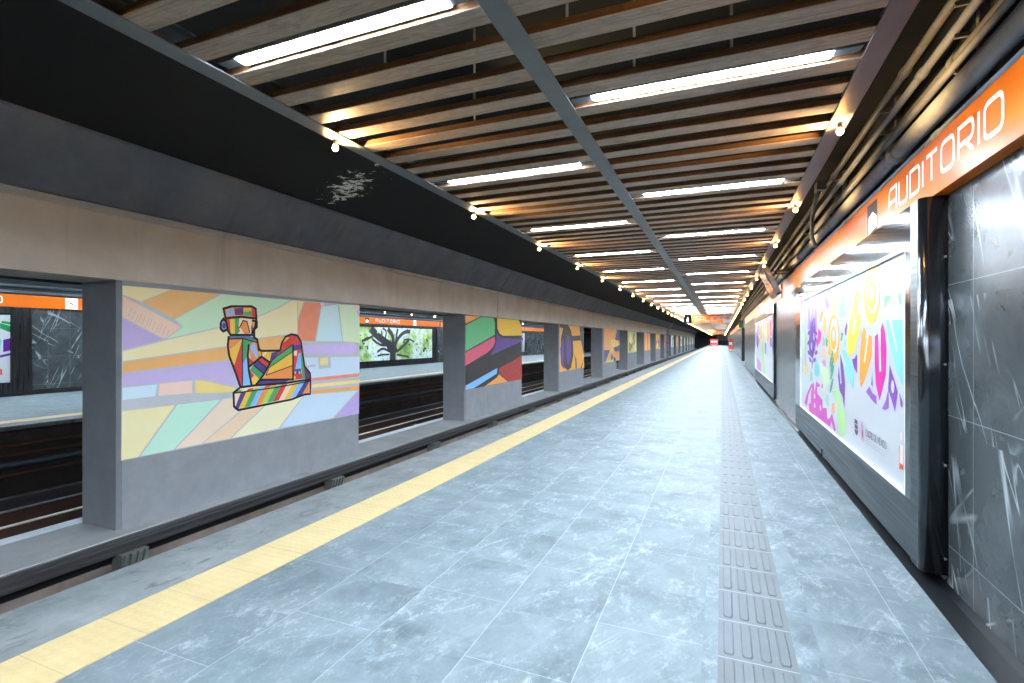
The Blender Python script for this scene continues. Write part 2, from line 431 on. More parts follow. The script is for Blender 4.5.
structure(MB().box(FWALL, 2.1, Y1, Y1 + .3, -1.7, 4.4).build('wall_end', ENDW))
structure(MB().box(FWALL, 2.1, Y0 - .3, Y0, -1.7, 4.4).build('wall_back', ENDW))

# ledge under the pillars, with the lintel and the dark haunch above them
structure(MB().ext([(PB - .03, -1.6), (-7.56, -1.6), (-7.56, PZ - .02), (-7.58, PZ), (PB - .03, PZ)], 'y', Y0, Y1).build('floor_ledge', [LEDGE]))
structure(MB().box(-7.56, -7.535, Y0, Y1, -1.6, -1.27).build('wall_ledge_face', PINK))
structure(MB().box(-7.56, -7.54, Y0, Y1, -1.27, -1.135).build('wall_ledge_shade', BLK))  # black strip standing in for the shade below the guide bar
cuts = [Y0, 17.4] + [17.4 + 13.7 * i for i in range(1, 12)] + [170]
cuts = [q for q in cuts if q <= 170]
for a, b in zip(cuts[:-1], cuts[1:]):
    structure(MB().ext([(PB - .02, SOF), (PX + .03, SOF), (PX + .03, SOF + .03), (PX + .02, SOF + .04), (PX + .02, 3.44), (PX + .06, 3.46), (PX + .06, 3.54), (PB - .02, 3.54)],
                       'y', a + (.025 if a > Y0 else 0), b - .025).build('beam_lintel', LINTEL))
    structure(MB().ext([(PB - .02, 3.54), (PX + .02, 3.54), (PX + .11, 3.56), (-7.15, 4.26), (-7.15, 4.3), (PB - .02, 4.3)], 'y', a + (.025 if a > Y0 else 0), b - .025).build('beam_haunch', PURP))
structure(MB().box(PB + .3, PX - .25, Y0, 170, SOF + .01, 4.3).build('beam_core', BLK))

# tactile strips
o = MB().box(EDGE_X + .65, EDGE_X + 1.092, Y0, Y1, -.25, .004).build('tactile_strip', YEL)
tag(o, 'yellow tactile warning strip along the edge of the near platform', 'tactile paving')
o = MB().box(FEDGE - .95, FEDGE - .5, Y0, Y1, -.25, .004).build('tactile_strip', YEL)
tag(o, 'yellow tactile warning strip on the opposite platform across the tracks', 'tactile paving')
def guide_strip(ya, yb, label):
    m = MB(); g0, g1 = -.0206, .3703; m.box(g0, g1, ya, yb, 0, .003)
    y = ya + .012
    while y + .39 < yb:
        if y < 70:
            for k in range(4):
                x0 = g0 + .028 + k * .093; r = .02
                pr = [(x0, y + r), (x0 + .01, y), (x0 + .045, y), (x0 + .055, y + r), (x0 + .055, y + .36 - r), (x0 + .045, y + .36), (x0 + .01, y + .36), (x0, y + .36 - r)]
                n = len(pr); cx, cy = x0 + .0275, y + .18
                top = [(cx + (p[0] - cx) * .78, cy + (p[1] - cy) * .965) for p in pr]
                vs = [(p[0], p[1], .003) for p in pr] + [(p[0], p[1], .0085) for p in top]
                m.add(vs, [[n + i for i in range(n)]] + [[i, (i + 1) % n, n + (i + 1) % n, n + i] for i in range(n)])
        y += .4
    def mt(t):
        P = t.pos(); sep = t.node('ShaderNodeSeparateXYZ'); t.put(sep.inputs[0], P)
        col = t.ramp(t.noise(P, 3, 6), [(.3, '535c61'), (.7, '5d666b')])
        col = t.mix(t.math('MULTIPLY', line_mask(t, sep.outputs[1], .4, .982, .006), .6), col, 'a9b2b8')
        return t.set(color=col, rough=.6)
    o = m.build('guide_strip', mat('grey_guide_tile', mt)); tag(o, label, 'tactile paving')
guide_strip(-9, 39.4, 'grey raised-bar guide strip running along the near platform floor')
guide_strip(41, 150, 'far grey guide strip continuing beyond the gap near the exit sign')

# ---------------------------------------------------------------- pillars with murals
PITCH, PLEN, PY0 = 10.39, 5.13, 4.46
pillars = []
def pillar(k):
    ya = PY0 + PITCH * k; yb = ya + PLEN
    b = .05
    o = MB().ext([(PB, ya), (PX - b, ya), (PX, ya + b), (PX, yb - b), (PX - b, yb), (PB, yb)], 'z', PZ, SOF - .004).build('mural_pillar', PGREY)
    pillars.append(o); return o
def wall_art(): return Art((PX, 0, 0), (0, 1, 0), (0, 0, 1), (1, 0, 0))
def crop(x0, y0, sc, X):
    def f(*pts): return [on_x(x0 + u * sc, y0 + v * sc, X) for u, v in pts]
    return f
cA, cB = crop(115, 280, .1464, PX), crop(115, 370, .1464, PX)
cC, cD, cE = crop(235, 290, .1464, PX), crop(240, 370, .1464, PX), crop(200, 290, .19034, PX)

def mural_one(pl):
    a = wall_art()
    a.poly([on_x(122.3, 285.6, PX), on_x(359.6, 305.4, PX), on_x(359.0, 413.6, PX), on_x(121.0, 460.8, PX)], 'b4b6ba')
    for pts, col in (
        (cA((52, 38), (385, 65), (175, 148), (52, 100)), 'f5e4a4'), (cA((392, 67), (715, 95), (405, 264), (185, 152)), 'f2b968'),
        (cA((728, 97)) + cC((378, 70), (300, 115), (150, 181)) + cA((715, 320), (352, 402), (463, 322), (410, 268)), 'bcdcb4'),
        (cA((52, 108), (455, 322), (340, 404), (52, 252)), 'f3cdb2'), (cA((52, 260), (328, 405), (52, 476)), 'b59fcd'),
        (cA((52, 488), (345, 412), (715, 327)) + cC((150, 188), (300, 122), (388, 72), (424, 74), (426, 294), (160, 328)) + cA((750, 453), (52, 555)), 'f7eab2'),
        (cA((52, 563), (755, 460)) + cC((160, 335), (430, 300), (430, 400), (160, 420)) + cA((780, 543), (52, 633)), 'f4b45e'),
        (cA((52, 640), (780, 549)) + cB((850, 0), (845, 108), (700, 88), (580, 62), (300, 90), (50, 114)), 'bdaad6'),
        (cB((50, 122), (288, 97), (275, 178), (50, 206)), 'c6deea'), (cB((305, 93), (527, 72), (529, 157), (296, 177)), 'f3d3c1'),
        (cB((546, 72), (605, 72), (830, 124), (820, 146), (700, 157), (548, 157)), 'f8df7a'),
        (cB((48, 282), (410, 240), (158, 594), (43, 616)), 'f4ecae'), (cB((427, 236), (722, 202), (398, 545), (172, 590)), 'b4e0c6'),
        (cB((740, 198), (812, 190), (860, 180), (875, 262), (590, 503), (412, 541)), 'f6dfc2'),
        (cB((880, 268)) + cD((10, 260), (180, 232), (0, 402)) + cB((785, 468), (602, 500)), 'f6d8ae'),
        (cD((192, 228), (330, 200), (435, 173), (263, 398)) + cB((880, 450), (797, 466)) + cD((8, 402)), 'f8f3c8'),
        (cD((442, 172), (490, 165), (800, 141), (633, 328), (274, 396)), 'c4dced'), (cD((812, 140), (811, 297), (646, 325)), 'b19bd2'),
        (cC((430, 74), (468, 78), (430, 190)), 'f5dc86'), (cC((476, 80), (578, 87), (588, 100), (545, 350), (430, 345), (430, 205)), 'f08c5e'),
        (cC((592, 105), (612, 112), (700, 97), (733, 350), (552, 350)), 'c2dde2'), (cC((710, 98), (808, 104), (850, 190), (850, 362), (738, 350)), 'cfe4bc'),
        (cC((470, 378), (800, 362), (838, 380), (842, 410), (800, 436), (470, 432)), 'c4aede'),
        (cC((470, 462), (850, 455), (850, 565), (525, 600), (500, 530)), 'cde1f1'), (cC((480, 520), (548, 508), (550, 522), (490, 530)), 'b4b6ba'),
        (cC((565, 460), (650, 452), (655, 530), (575, 540)), 'b4b6ba'), (cC((580, 465), (635, 462), (636, 510), (582, 513)), 'f6e08e'),
        (cC((525, 603), (850, 570), (850, 590), (525, 623)), 'f08766'), (cC((525, 645), (850, 612), (850, 635), (525, 668)), 'f8e38c'),
        (cD((487, 140), (811, 108), (811, 135), (490, 164)), 'f5ab54'),
        (cC((582, 85), (612, 90), (608, 108), (595, 115), (584, 102)), 'f6ddd2'), (cC((805, 102), (850, 106), (848, 135), (828, 146), (812, 130)), 'f6ddd2')):
        a.poly(pts, col)
    for i in range(12):
        u = 90 + i * 23; v = 190 + i * 12 + (i % 3) * 8
        a.stroke(cA((u, v + 62), (u + 26, v + 2)), .012, 'c3b6ac')
    m = a.done('mural', pl); m['label'] = 'pastel painted panel of angular colour fields'
    f = wall_art(); f.layer = 6; K = '141114'
    R, Y_, G, B_, O, P_, V, N = 'cf1f1f', 'f6c400', '3f9c57', '72b5e6', 'ee8a1c', '40307e', '5c2a66', 'f6dcb4'
    for pts, col in (
        (((123, 98), (165, 86), (270, 86), (292, 98), (295, 150), (215, 140), (130, 148)), O), (((138, 106), (176, 98), (180, 130), (145, 137)), B_),
        (((180, 96), (226, 93), (228, 130), (184, 132)), V), (((230, 94), (268, 95), (270, 112), (230, 114)), Y_), (((230, 114), (270, 112), (271, 136), (231, 136)), G),
        (((270, 97), (291, 101), (293, 147), (272, 138)), R), (((133, 148), (215, 141), (297, 150), (288, 195), (270, 236), (160, 236), (146, 215)), N),
        (((133, 150), (156, 147), (160, 234), (146, 215)), R), (((156, 147), (182, 144), (182, 234), (160, 234)), Y_), (((182, 144), (206, 142), (200, 234), (182, 234)), G),
        (((206, 190), (225, 160), (245, 165), (252, 190), (264, 226), (236, 234)), O),
        (((268, 185), (290, 195), (285, 250), (270, 236)), V), (((150, 242), (230, 234), (300, 252), (298, 275), (225, 254), (150, 260)), '56628f'),
        (((148, 258), (225, 256), (160, 310), (145, 290)), O), (((222, 258), (150, 330), (146, 300), (188, 430)), Y_), (((150, 320), (218, 265), (190, 420), (178, 405)), Y_),
        (((223, 258), (222, 512), (205, 492), (176, 405)), R), (((223, 258), (290, 262), (256, 292), (252, 345), (223, 388)), G), (((223, 388), (250, 345), (250, 420), (270, 500), (222, 512)), B_),
        (((256, 292), (290, 264), (312, 300), (326, 340), (300, 368), (270, 380)), O), (((262, 300), (285, 275), (305, 340), (296, 360)), B_), (((252, 350), (282, 378), (252, 412)), R),
        (((320, 350), (368, 382), (352, 412), (300, 366)), R), (((300, 366), (352, 412), (336, 442), (280, 394)), P_), (((280, 394), (336, 442), (316, 472), (262, 420)), G),
        (((258, 425), (316, 470), (292, 500), (270, 500)), Y_), (((252, 400), (265, 425), (285, 450), (262, 470)), R),
        (((305, 320), (402, 318), (366, 382), (322, 350)), Y_), (((375, 330), (420, 318), (395, 350), (365, 380)), P_), (((340, 322), (360, 320), (330, 352), (322, 345)), N),
        (((425, 290), (440, 255), (478, 233), (510, 240), (529, 272), (490, 288), (395, 350), (418, 318)), R), (((432, 268), (452, 246), (470, 250), (440, 275)), Y_), (((487, 286), (488, 322), (362, 408), (370, 380), (398, 350)), G),
        (((488, 322), (488, 396), (340, 450), (362, 408)), Y_), (((488, 396), (488, 470), (318, 472), (340, 450)), O), (((290, 502), (318, 473), (488, 469), (420, 492)), P_),
        (((488, 288), (530, 272), (545, 370), (552, 466), (488, 472)), R), (((515, 335), (528, 330), (535, 440), (500, 420)), B_), (((530, 320), (542, 370), (552, 464), (535, 464)), G),
        (((488, 292), (532, 284), (536, 310), (488, 318)), P_), (((488, 322), (510, 318), (508, 345), (488, 345)), N), (((488, 418), (530, 412), (530, 440), (488, 444)), P_),
        (((546, 405), (578, 438), (580, 470), (552, 470)), V),
        (((175, 540), (212, 510), (400, 492), (580, 466), (578, 546), (545, 550), (480, 575), (330, 605), (200, 630), (178, 612)), N)):
        f.poly(cE(*pts), col)
    cols = [P_, Y_, G, B_, O, 'a9c832', G, R, N, Y_, B_, P_, O]
    n = len(cols)
    for i, col in enumerate(cols):
        def top(t): return (180 + 398 * t, 542 - 68 * t - 8 * math.sin(t * 3))
        def bot(t): return (180 + 390 * t, 628 - 80 * t)
        t0, t1 = i / n, (i + 1) / n
        sh = .09
        f.poly(cE(top(min(1, t0 + sh)), top(min(1, t1 + sh)) if i < n - 1 else top(1), bot(max(0, t1 - .02)) if i < n - 1 else bot(1), bot(max(0, t0 - .02))), col)
    tops = [G, N, R, Y_, B_, R, O, N, G, R, N, O, Y_]
    for i, col in enumerate(tops):
        t0, t1 = i / 13, (i + 1) / 13
        f.poly(cE((195 + 385 * t0, 528 - 60 * t0), (195 + 385 * t1, 528 - 60 * t1), (182 + 396 * t1, 540 - 66 * t1), (182 + 396 * t0, 540 - 66 * t0)), col)
    (ex, ey), = cE((122, 188)); f.ell(ex, ey, .06, .10, '7f97bd'); f.ell(ex + .01, ey, .032, .05, P_)
    (ex, ey), = cE((284, 180)); f.ell(ex, ey, .055, .075, O); f.ell(ex, ey, .03, .045, Y_)
    for u, v in ((500, 434), (522, 434), (497, 460)):
        (ex, ey), = cE((u, v)); f.ell(ex, ey, .022, .03, Y_)
    w = .04
    def st(*pts, cl=False, ww=w): f.stroke(cE(*pts), ww, K, cl)
    st((123, 98), (165, 86), (270, 86), (292, 98), (296, 150), (288, 195), (270, 236), (160, 236), (146, 215), (133, 150), cl=True)
    st((130, 149), (215, 141), (296, 150)); st((206, 200), (226, 160), (246, 166), (262, 226), ww=.02); st((196, 190), (206, 215), (196, 222), ww=.016)
    st((108, 170), (122, 152), (134, 165)); st((108, 170), (108, 205), (122, 218), (140, 208))
    st((272, 160), (298, 165), (298, 195), (284, 208), (285, 250), (300, 260), (308, 315), (330, 320), (420, 318), (428, 280), (448, 246), (480, 232), (512, 240), (530, 272), (548, 400), (578, 438), (580, 470), (578, 546), (545, 550), (480, 575), (330, 605), (200, 631), (178, 612), (175, 540), (212, 511), (188, 440), (152, 345), (145, 290), (150, 242))
    st((212, 511), (290, 501), (316, 472), (488, 470), (488, 288)); st((290, 501), (420, 492), (578, 470)); st((178, 542), (400, 512), (580, 478), ww=.024)
    st((222, 258), (222, 512), ww=.02); st((256, 285), (250, 345), (255, 420), (270, 500)); st((255, 405), (322, 350), (368, 382), (336, 442), (292, 500)); st((300, 366), (352, 412), ww=.02); st((280, 394), (336, 442), ww=.02)
    st((488, 322), (362, 408), (345, 450), ww=.016); st((488, 396), (345, 448), ww=.016); st((488, 286), (398, 350), (366, 382), ww=.02); st((148, 258), (225, 255), (298, 275), ww=.02); st((270, 236), (300, 262), (312, 305), (326, 345), ww=.016)
    g = f.done('painted_figure', m); g['label'] = 'black-outlined reclining stone idol in bright colour patches'

def mural_two(pl):
    q = crop(455, 305, .1391, PX); a = wall_art(); K = '33302f'
    a.poly(q((74, 73), (480, 108), (480, 532), (75, 612)), K)
    for pts, col in ((((74, 75), (185, 83), (75, 136)), 'f3a040'), (((190, 86), (278, 93), (287, 130), (286, 214), (75, 334), (75, 146)), '58b274'),
        (((284, 226), (290, 262), (275, 300), (230, 344), (75, 437), (75, 342)), 'cc4a68'), (((303, 95), (458, 107), (480, 160), (480, 219), (345, 221), (320, 205), (305, 170)), 'f7c508'),
        (((300, 190), (312, 218), (350, 238), (480, 244), (480, 262), (255, 362), (285, 310), (297, 260)), '573a86'),
        (((480, 360), (480, 534), (385, 550), (320, 490), (316, 455), (360, 430), (420, 400)), 'a02b22'), (((305, 453), (301, 493), (135, 598), (76, 611), (76, 580)), '70b8ea'),
        (((316, 497), (380, 551), (215, 583), (300, 522)), 'f5a03a')): a.poly(q(*pts), col)
    m = a.done('mural', pl); m['label'] = 'painted green, pink, yellow and red shapes with black bands'
def mural_three(pl):
    q = crop(550, 315, .0878, PX); a = wall_art(); K = '46413f'
    a.poly(q((107, 106), (372, 134), (390, 598), (108, 650)), 'f4af30')
    for pts, col in ((((110, 106), (205, 110), (240, 180), (262, 300), (268, 450), (240, 600), (205, 632), (165, 600), (120, 400), (125, 260), (150, 150), (110, 140)), K),
        (((150, 250), (165, 400), (160, 620), (125, 560), (115, 380)), '5d4189'), (((195, 225), (220, 240), (242, 340), (238, 470), (208, 575), (182, 480), (180, 320)), '5d4189'),
        (((245, 240), (345, 232), (350, 290), (252, 296)), K), (((335, 128), (372, 134), (385, 450), (350, 280)), '5a5058'), (((270, 440), (300, 500), (305, 612), (292, 612), (285, 480)), K), (((385, 490), (362, 605), (350, 605)), K)): a.poly(q(*pts), col)
    m = a.done('mural', pl); m['label'] = 'painted orange panel with purple ovals and dark bands'
def mural_four(pl):
    q = crop(550, 315, .0878, PX); a = wall_art()
    a.poly(q((615, 146), (795, 158), (790, 515), (617, 546)), 'f0a052')
    for pts, col in ((((617, 400), (690, 400), (640, 535), (617, 540)), '54407f'), (((740, 280), (765, 165), (795, 160), (795, 300)), '54407f'), (((720, 370), (790, 340), (790, 410), (745, 420)), '54407f'),
        (((700, 440), (750, 500), (745, 522), (690, 528)), '54407f'), (((690, 300), (720, 270), (780, 300), (780, 350), (700, 380)), 'e8c548'), (((660, 420), (690, 280), (755, 150), (735, 150), (680, 300)), 'c9c844')): a.poly(q(*pts), col)
    a.stroke(q((640, 530), (690, 400), (715, 400), (720, 520)), .22, 'c9c844', True)
    m = a.done('mural', pl); m['label'] = 'painted orange and purple panel with a yellow outline figure'
PALS = {4: ['c9c468', 'e4d98c', '8f8a3c', 'a8754c', 'd8d08e'], 5: ['f0a23c', 'e98a28', 'f6c060', '4a4038'], 6: ['f2c22a', 'c9493a', '3c3a30', '6f9a58', 'ecd9c8', 'd98a4a'],
        7: ['b56f72', 'c98a86', '9a5a60', 'caa09a'], 8: ['dfe3dc', '6fa068', 'f0f0ea', '7a6aa0'], 9: ['e88a3a', 'f2aa5c', 'd86f2c', 'f0c890'], 10: ['d9d5cb', 'c07858', '7d9c6c'], 11: ['9db87c', 'c9d8a8', '6d8a54', 'd8c47a'],
        12: ['b9c86c', 'd9dc9c', '8fa44c'], 13: ['e8e8e6', 'c9b9d0', 'a0a8b8'], 14: ['cfe0d0', 'a8c8a4', 'e8ecdc'], 15: ['e4d8cc', 'c8a890', 'b0b8a8']}
def mural_far(pl, k):
    a = wall_art(); rnd = random.Random(k * 13); pal = PALS[k]
    ya = PY0 + PITCH * k + .08; yb = ya + PLEN - .2; za, zb = .55, 2.5
    a.poly([(ya, za), (yb, za), (yb, zb), (ya, zb)], pal[0])
    if k == 5:
        for i in range(4): a.poly([(ya + 1.2 * i + .3, za), (ya + 1.2 * i + .8, za), (ya + 1.2 * i + .6, zb), (ya + 1.2 * i + .2, zb)], pal[1 + i % 2])
        a.poly([(ya + 2.4, za), (ya + 2.6, za), (ya + 2.5, zb), (ya + 2.35, zb)], pal[3])
    else:
        for i in range(9):
            y = rnd.uniform(ya + .5, yb - .6); z = rnd.uniform(za + .35, zb - .4)
            pts = []
            for j in range(7):
                r = rnd.uniform(.25, 1); an = j / 7 * 6.283
                pts.append((min(yb, max(ya, y + 1.0 * r * math.cos(an))), min(zb, max(za, z + .7 * r * math.sin(an)))))
            a.poly(pts, pal[1 + i % (len(pal) - 1)])
    a.done('mural', pl)
PL_LABEL = ['wide grey pillar with a pastel mural of a reclining stone idol', 'grey pillar with a green, pink and yellow mural crossed by black bands',
            'grey pillar with an orange mural of purple ovals', 'grey pillar with an orange and purple mural around a yellow outline figure',
            'grey pillar with a mottled olive and yellow mural', 'grey pillar with a plain orange mural split by a dark line', 'grey pillar with a yellow, red and dark mural before the downpipe',
            'grey pillar with a dull pink mural beside the grey downpipe', 'first grey pillar beyond the downpipe, mural white and green', 'second grey pillar beyond the downpipe, mural bright orange']
for k in range(16):
    p = pillar(k)
    if k == 0: mural_one(p)
    elif k == 1: mural_two(p)
    elif k == 2: mural_three(p)
    elif k == 3: mural_four(p)
    else: mural_far(p, k)
    lb = PL_LABEL[k] if k < 10 else '%s grey mural pillar beyond the grey downpipe, seen very narrow' % ORD[k - 8]
    tag(p, lb, 'pillar', 'mural pillars between the tracks', 'thing')
# downpipe in front of the eighth pillar
r = empty('downpipe', (-7.57, 79.5, PZ), 'grey vertical downpipe strapped in front of the far mural pillars', 'pipe')
MB().tube([(0, 0, 0), (0, 0, 4.05), (.35, 0, 4.55), (.75, 0, 5.1)], .15, 12).build('pipe_run', plain('pale_downpipe', 'a9b2b8', .5), r)
for z in (.8, 2.2, 3.4): MB().tube([(0, 0, z), (0, 0, z + .12)], .18, 12).build('clamp', PIPE, r)

# guide bar, insulators and rails
o = MB().ext([(-7.555, -1.13), (-7.40, -1.13), (-7.395, -1.10), (-7.44, -1.085), (-7.44, -1.045), (-7.41, -1.04), (-7.41, -1.015), (-7.45, -1.005), (-7.45, -.985), (-7.50, -.962), (-7.555, -.962)], 'y', Y0, Y1).build('guide_bar', GUIDE)
tag(o, 'dark steel guide bar along the ledge in front of the pillars', 'guide bar')
def insulator_mesh():
    m = MB()
    m.ext([(-.17, -.2), (0, -.2), (.05, -.02), (.05, 0), (-.17, 0)], 'y', -.17, .17)
    for i in range(4):
        y = -.15 + i * .085
        m.ext([(-.1, -.22), (.03, -.22), (.085, -.02), (.085, -.002), (-.1, -.002)], 'y', y, y + .035)
    return m
p0 = insulator_mesh().build('insulator_block', INSUL, None, (-7.365, 4.4, -1.12))
for i in range(14):
    y = 4.4 + 3.93 * i
    o = p0 if i == 0 else p0.copy()
    if i: COL.objects.link(o)
    o.location = (-7.365, y, -1.133)
    lb = '%s ribbed insulator block under the guide bar, counting from the nearest' % ORD[i] if i < 8 else 'tiny ribbed insulator block far along the guide bar'
    tag(o, lb, 'insulator', 'insulator blocks under the guide bar')
for X, Z, w, h_, m, lb in ((-10.15, -1.16, .07, .2, CREAM, 'pale running rail of the far track, nearest to the pillars'), (-11.6, -1.3, .09, .2, RAIL, 'blue-grey running rail of the far track, nearest to the opposite platform')):
    o = MB().ext([(X - .09, -1.6), (X + .09, -1.6), (X + .02, -1.56), (X + .02, Z - .05), (X + w / 2, Z - .04), (X + w / 2, Z), (X - w / 2, Z), (X - w / 2, Z - .04), (X - .02, Z - .05), (X - .02, -1.56)], 'y', Y0, Y1).build('track_rail', RUST)
    MB().box(X - w / 2 - .012, X + w / 2 + .012, Y0, Y1, Z + .0005, Z + .02, b=.006).build('rail_head', m, o)['label'] = 'pale worn running surface'
    tag(o, lb, 'rail')
o = MB().ext([(-8.80, -1.6), (-8.68, -1.6), (-8.68, -.97), (-8.97, -.965), (-8.97, -1.0), (-8.80, -1.04)], 'y', Y0, Y1).build('guide_bar', plain('light_bar', 'c9dbe6', .4)); tag(o, 'light blue-grey guide bar along the back of the pillar ledge', 'guide bar')
for X, Z, lb in ((-12.2, -1.2, 'dark guide bar of the far track in front of the opposite platform'),):
    o = MB().ext([(X - .1, -1.6), (X + .05, -1.6), (X + .05, Z - .14), (X + .1, Z - .12), (X + .1, Z), (X - .1, Z)], 'y', Y0, Y1).build('guide_bar', GUIDE); tag(o, lb, 'guide bar')
for i, (z, r_, m) in enumerate(((-.42, .05, RUST), (-.62, .04, RUST), (-.80, .07, FPIPE), (-1.02, .035, RUST))):
    o = MB().tube([(FEDGE - .245 + r_, Y0, z), (FEDGE - .245 + r_, Y1, z)], r_, 8).build('cable_pipe', m)
    tag(o, '%s pipe along the dark wall under the opposite platform' % ('rusty topmost', 'rusty second', 'grey thick', 'thin lowest rusty')[i], 'pipe')
for i in range(4):
    y = (8.1, 15.2, 26.0, 35.0)[i]
    m = MB(); m.box(-10.05, -9.8, y - .14, y + .14, -1.6, -1.36); m.box(-10.04, -9.88, y - .09, y + .09, -1.36, -1.24); m.tube([(-9.8, y, -1.45), (-9.74, y, -1.45)], .05, 8)
    tag(m.build('rail_support', INSUL), 'dark block under the pale far rail, %s from the left' % ORD[i], 'rail support', 'rail support blocks')

# ---------------------------------------------------------------- slatted ceiling
ZS = EYE + 1.6
XL, XR = -2.875, .857
def flange(x0, x1, web, m, name, label):
    mb = MB(); mb.box(x0, x1, Y0, Y1, ZS - .01, ZS, b=.003)
    if web is not None: mb.box(web - .006, web + .006, Y0, Y1, ZS, ZS + .16); mb.box(min(web, (x0 + x1) / 2), max(web, (x0 + x1) / 2), Y0, Y1, ZS + .15, ZS + .16)
    return tag(mb.build(name, m), label, 'ceiling beam')
bl = flange(XL, -2.74, XL + .006, FLANGE, 'steel_beam', 'grey steel edge beam along the track side of the slatted ceiling')
bc = flange(-1.068, -.938, None, FLANGE, 'steel_beam', 'grey flat steel beam running under the middle of the slats')
br = flange(.728, XR, XR - .006, MAUVE, 'steel_beam', 'mauve steel edge beam beside the pipes on the right')
b_ = .004
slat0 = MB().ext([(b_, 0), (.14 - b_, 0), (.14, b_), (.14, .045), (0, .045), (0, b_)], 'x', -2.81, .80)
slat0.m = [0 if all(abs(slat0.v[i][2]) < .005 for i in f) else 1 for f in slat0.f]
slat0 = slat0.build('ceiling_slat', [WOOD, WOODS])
slat_y0 = 1.889 - .305 * 33
NEAR = slat_y0
idx = 0; far = MB(); mpr = [(0, 0), (.14, 0), (.14, .045), (0, .045)]
i = 0
LIGHT0 = 2.117 + .005
y = slat_y0
while y < Y1 - .3:
    if y > -1.0 and idx < 300:
        o = slat0 if idx == 0 else slat0.copy()
        if idx: COL.objects.link(o)
        o.location = (0, y, ZS + .0005)
        rel = (y + .07 - LIGHT0) / 2.44
        if 0 < rel < 4:
            w = int(rel); nth = int(round(((rel - w) * 2.44 - .1525) / .305))
            lb = '%s wooden slat beyond the %s white tube light of the left row' % (ORD[nth], ORD[w])
        elif -.3 < rel < 0: lb = 'wooden slat just on the near side of the first left tube light' if rel > -.1 else 'wooden slat at the upper left corner, %s before the first left tube light' % ('second' if rel > -.2 else 'third')
        else: lb = 'wooden slat of the far platform ceiling, beyond the fourth left tube light' if rel > 0 else 'wooden ceiling slat at the very top edge, ahead of the first tube lights'
        tag(o, lb, 'ceiling slat', 'wooden ceiling slats', 'thing'); idx += 1
    else:
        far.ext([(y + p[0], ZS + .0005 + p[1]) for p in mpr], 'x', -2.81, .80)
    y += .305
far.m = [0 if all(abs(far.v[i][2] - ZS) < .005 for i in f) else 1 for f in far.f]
tag(far.build('ceiling_slat_run', [WOOD, WOODS]), 'last wooden slats of the ceiling at the far end of the platform', 'ceiling slats', None, 'stuff')

# tube lights
def make_tube():
    r = empty('tube_light', (0, 0, 0), 'x', 'tube light', 'white tube lights in the ceiling')
    MB().ext([(-.05, .012), (-.05, .06), (.05, .06), (.05, .012), (.042, .012), (.042, .04), (-.042, .04), (-.042, .012)], 'x', -.69, .69).build('housing', GREYCH, r)
    MB().ext([(-.031, .008), (-.027, .0045), (.027, .0045), (.031, .008), (.031, .036), (-.031, .036)], 'x', -.675, .675).build('diffuser', LED, r)
    for sx in (-1, 1):
        a, b = sorted((sx * .69, sx * .83)); MB().box(a, b, -.035, .035, .014, .05, b=.004).build('end_channel', GREYCH, r)
    return r
tube = make_tube(); first = True
NT_L = [(-1.896, LIGHT0 + 2.44 * k, 'left', k) for k in range(-3, 68)] + [(-.112, LIGHT0 + 1.22 + 2.44 * k, 'right', k) for k in range(-4, 68)]
for x, y, side, k in NT_L:
    if y > 172: continue
    if abs(y - 32.6) < .2: pass
    o = tube if first else copy_tree(tube); first = False
    o.location = (x, y, ZS + .001)
    if k < 0: lb = 'white tube light of the %s row above the camera, out of the picture' % side
    elif k < 12: lb = '%s white tube light of the %s row, counting from the nearest' % (ORD[k], side)
    else: lb = 'tiny white tube light far down the %s row' % side
    o['label'] = lb; o['group'] = 'white tube lights of the %s row' % side

# spotlights
def make_spot():
    r = empty('spotlight', (0, 0, 0), 'x', 'spotlight', 'spots')
    MB().tube([(0, 0, 0), (0, 0, -.022)], .016, 8).build('bracket', ALU, r)
    MB().tube([(0, 0, -.018), (0, 0, -.03), (0, 0, -.045)], [.014, .02, .023], 12).build('lamp_holder', ALU, r)
    b = MB().ball((0, 0, -.062), .024).build('bulb', BULB, r)
    return r
spot = make_spot()
ld = bpy.data.lights.new('spot_glow', 'SPOT'); ld.energy = 7; ld.spot_size = math.radians(122); ld.spot_blend = .6; ld.color = (1, .66, .28); ld.shadow_soft_size = .035
def put_spot(x, y, z, lb, g, lit, first=[True]):
    o = spot if first[0] else copy_tree(spot); first[0] = False
    o.location = (x, y, z); o['label'] = lb; o['group'] = g
    if lit:
        l = bpy.data.objects.new('lamp_glow', ld); COL.objects.link(l); l.parent = o; l.location = (0, 0, -.10); l.rotation_euler = (0, math.radians(180 + (40 if x < 0 else -48)), 0)
for k in range(-3, 66):
    y = 3.2 + 2.44 * k; z = ZS - .01
    put_spot(-2.845, y, z, ('warm spotlight above the camera on the left beam' if k < 0 else '%s warm spotlight under the track-side ceiling beam' % ORD[k] if k < 10 else 'tiny warm spotlight far along the track-side ceiling beam'), 'spotlights on the track-side beam', y < 70)
    y = 4.36 + 2.44 * (k - 1)
    put_spot(.80, y, z, ('warm spotlight above the camera on the mauve beam' if k < 1 else '%s warm spotlight under the mauve beam, counting from the nearest' % ORD[k - 1] if k < 9 else 'tiny warm spotlight far along the mauve beam'), 'spotlights on the mauve beam', y < 70)
o = MB().box(-15.1, -14.97, 2, 80, 3.10, 3.11).box(-15.04, -15.03, 2, 80, 3.11, 4.3).build('steel_beam', FLANGE); tag(o, 'grey steel beam over the opposite platform edge', 'ceiling beam')
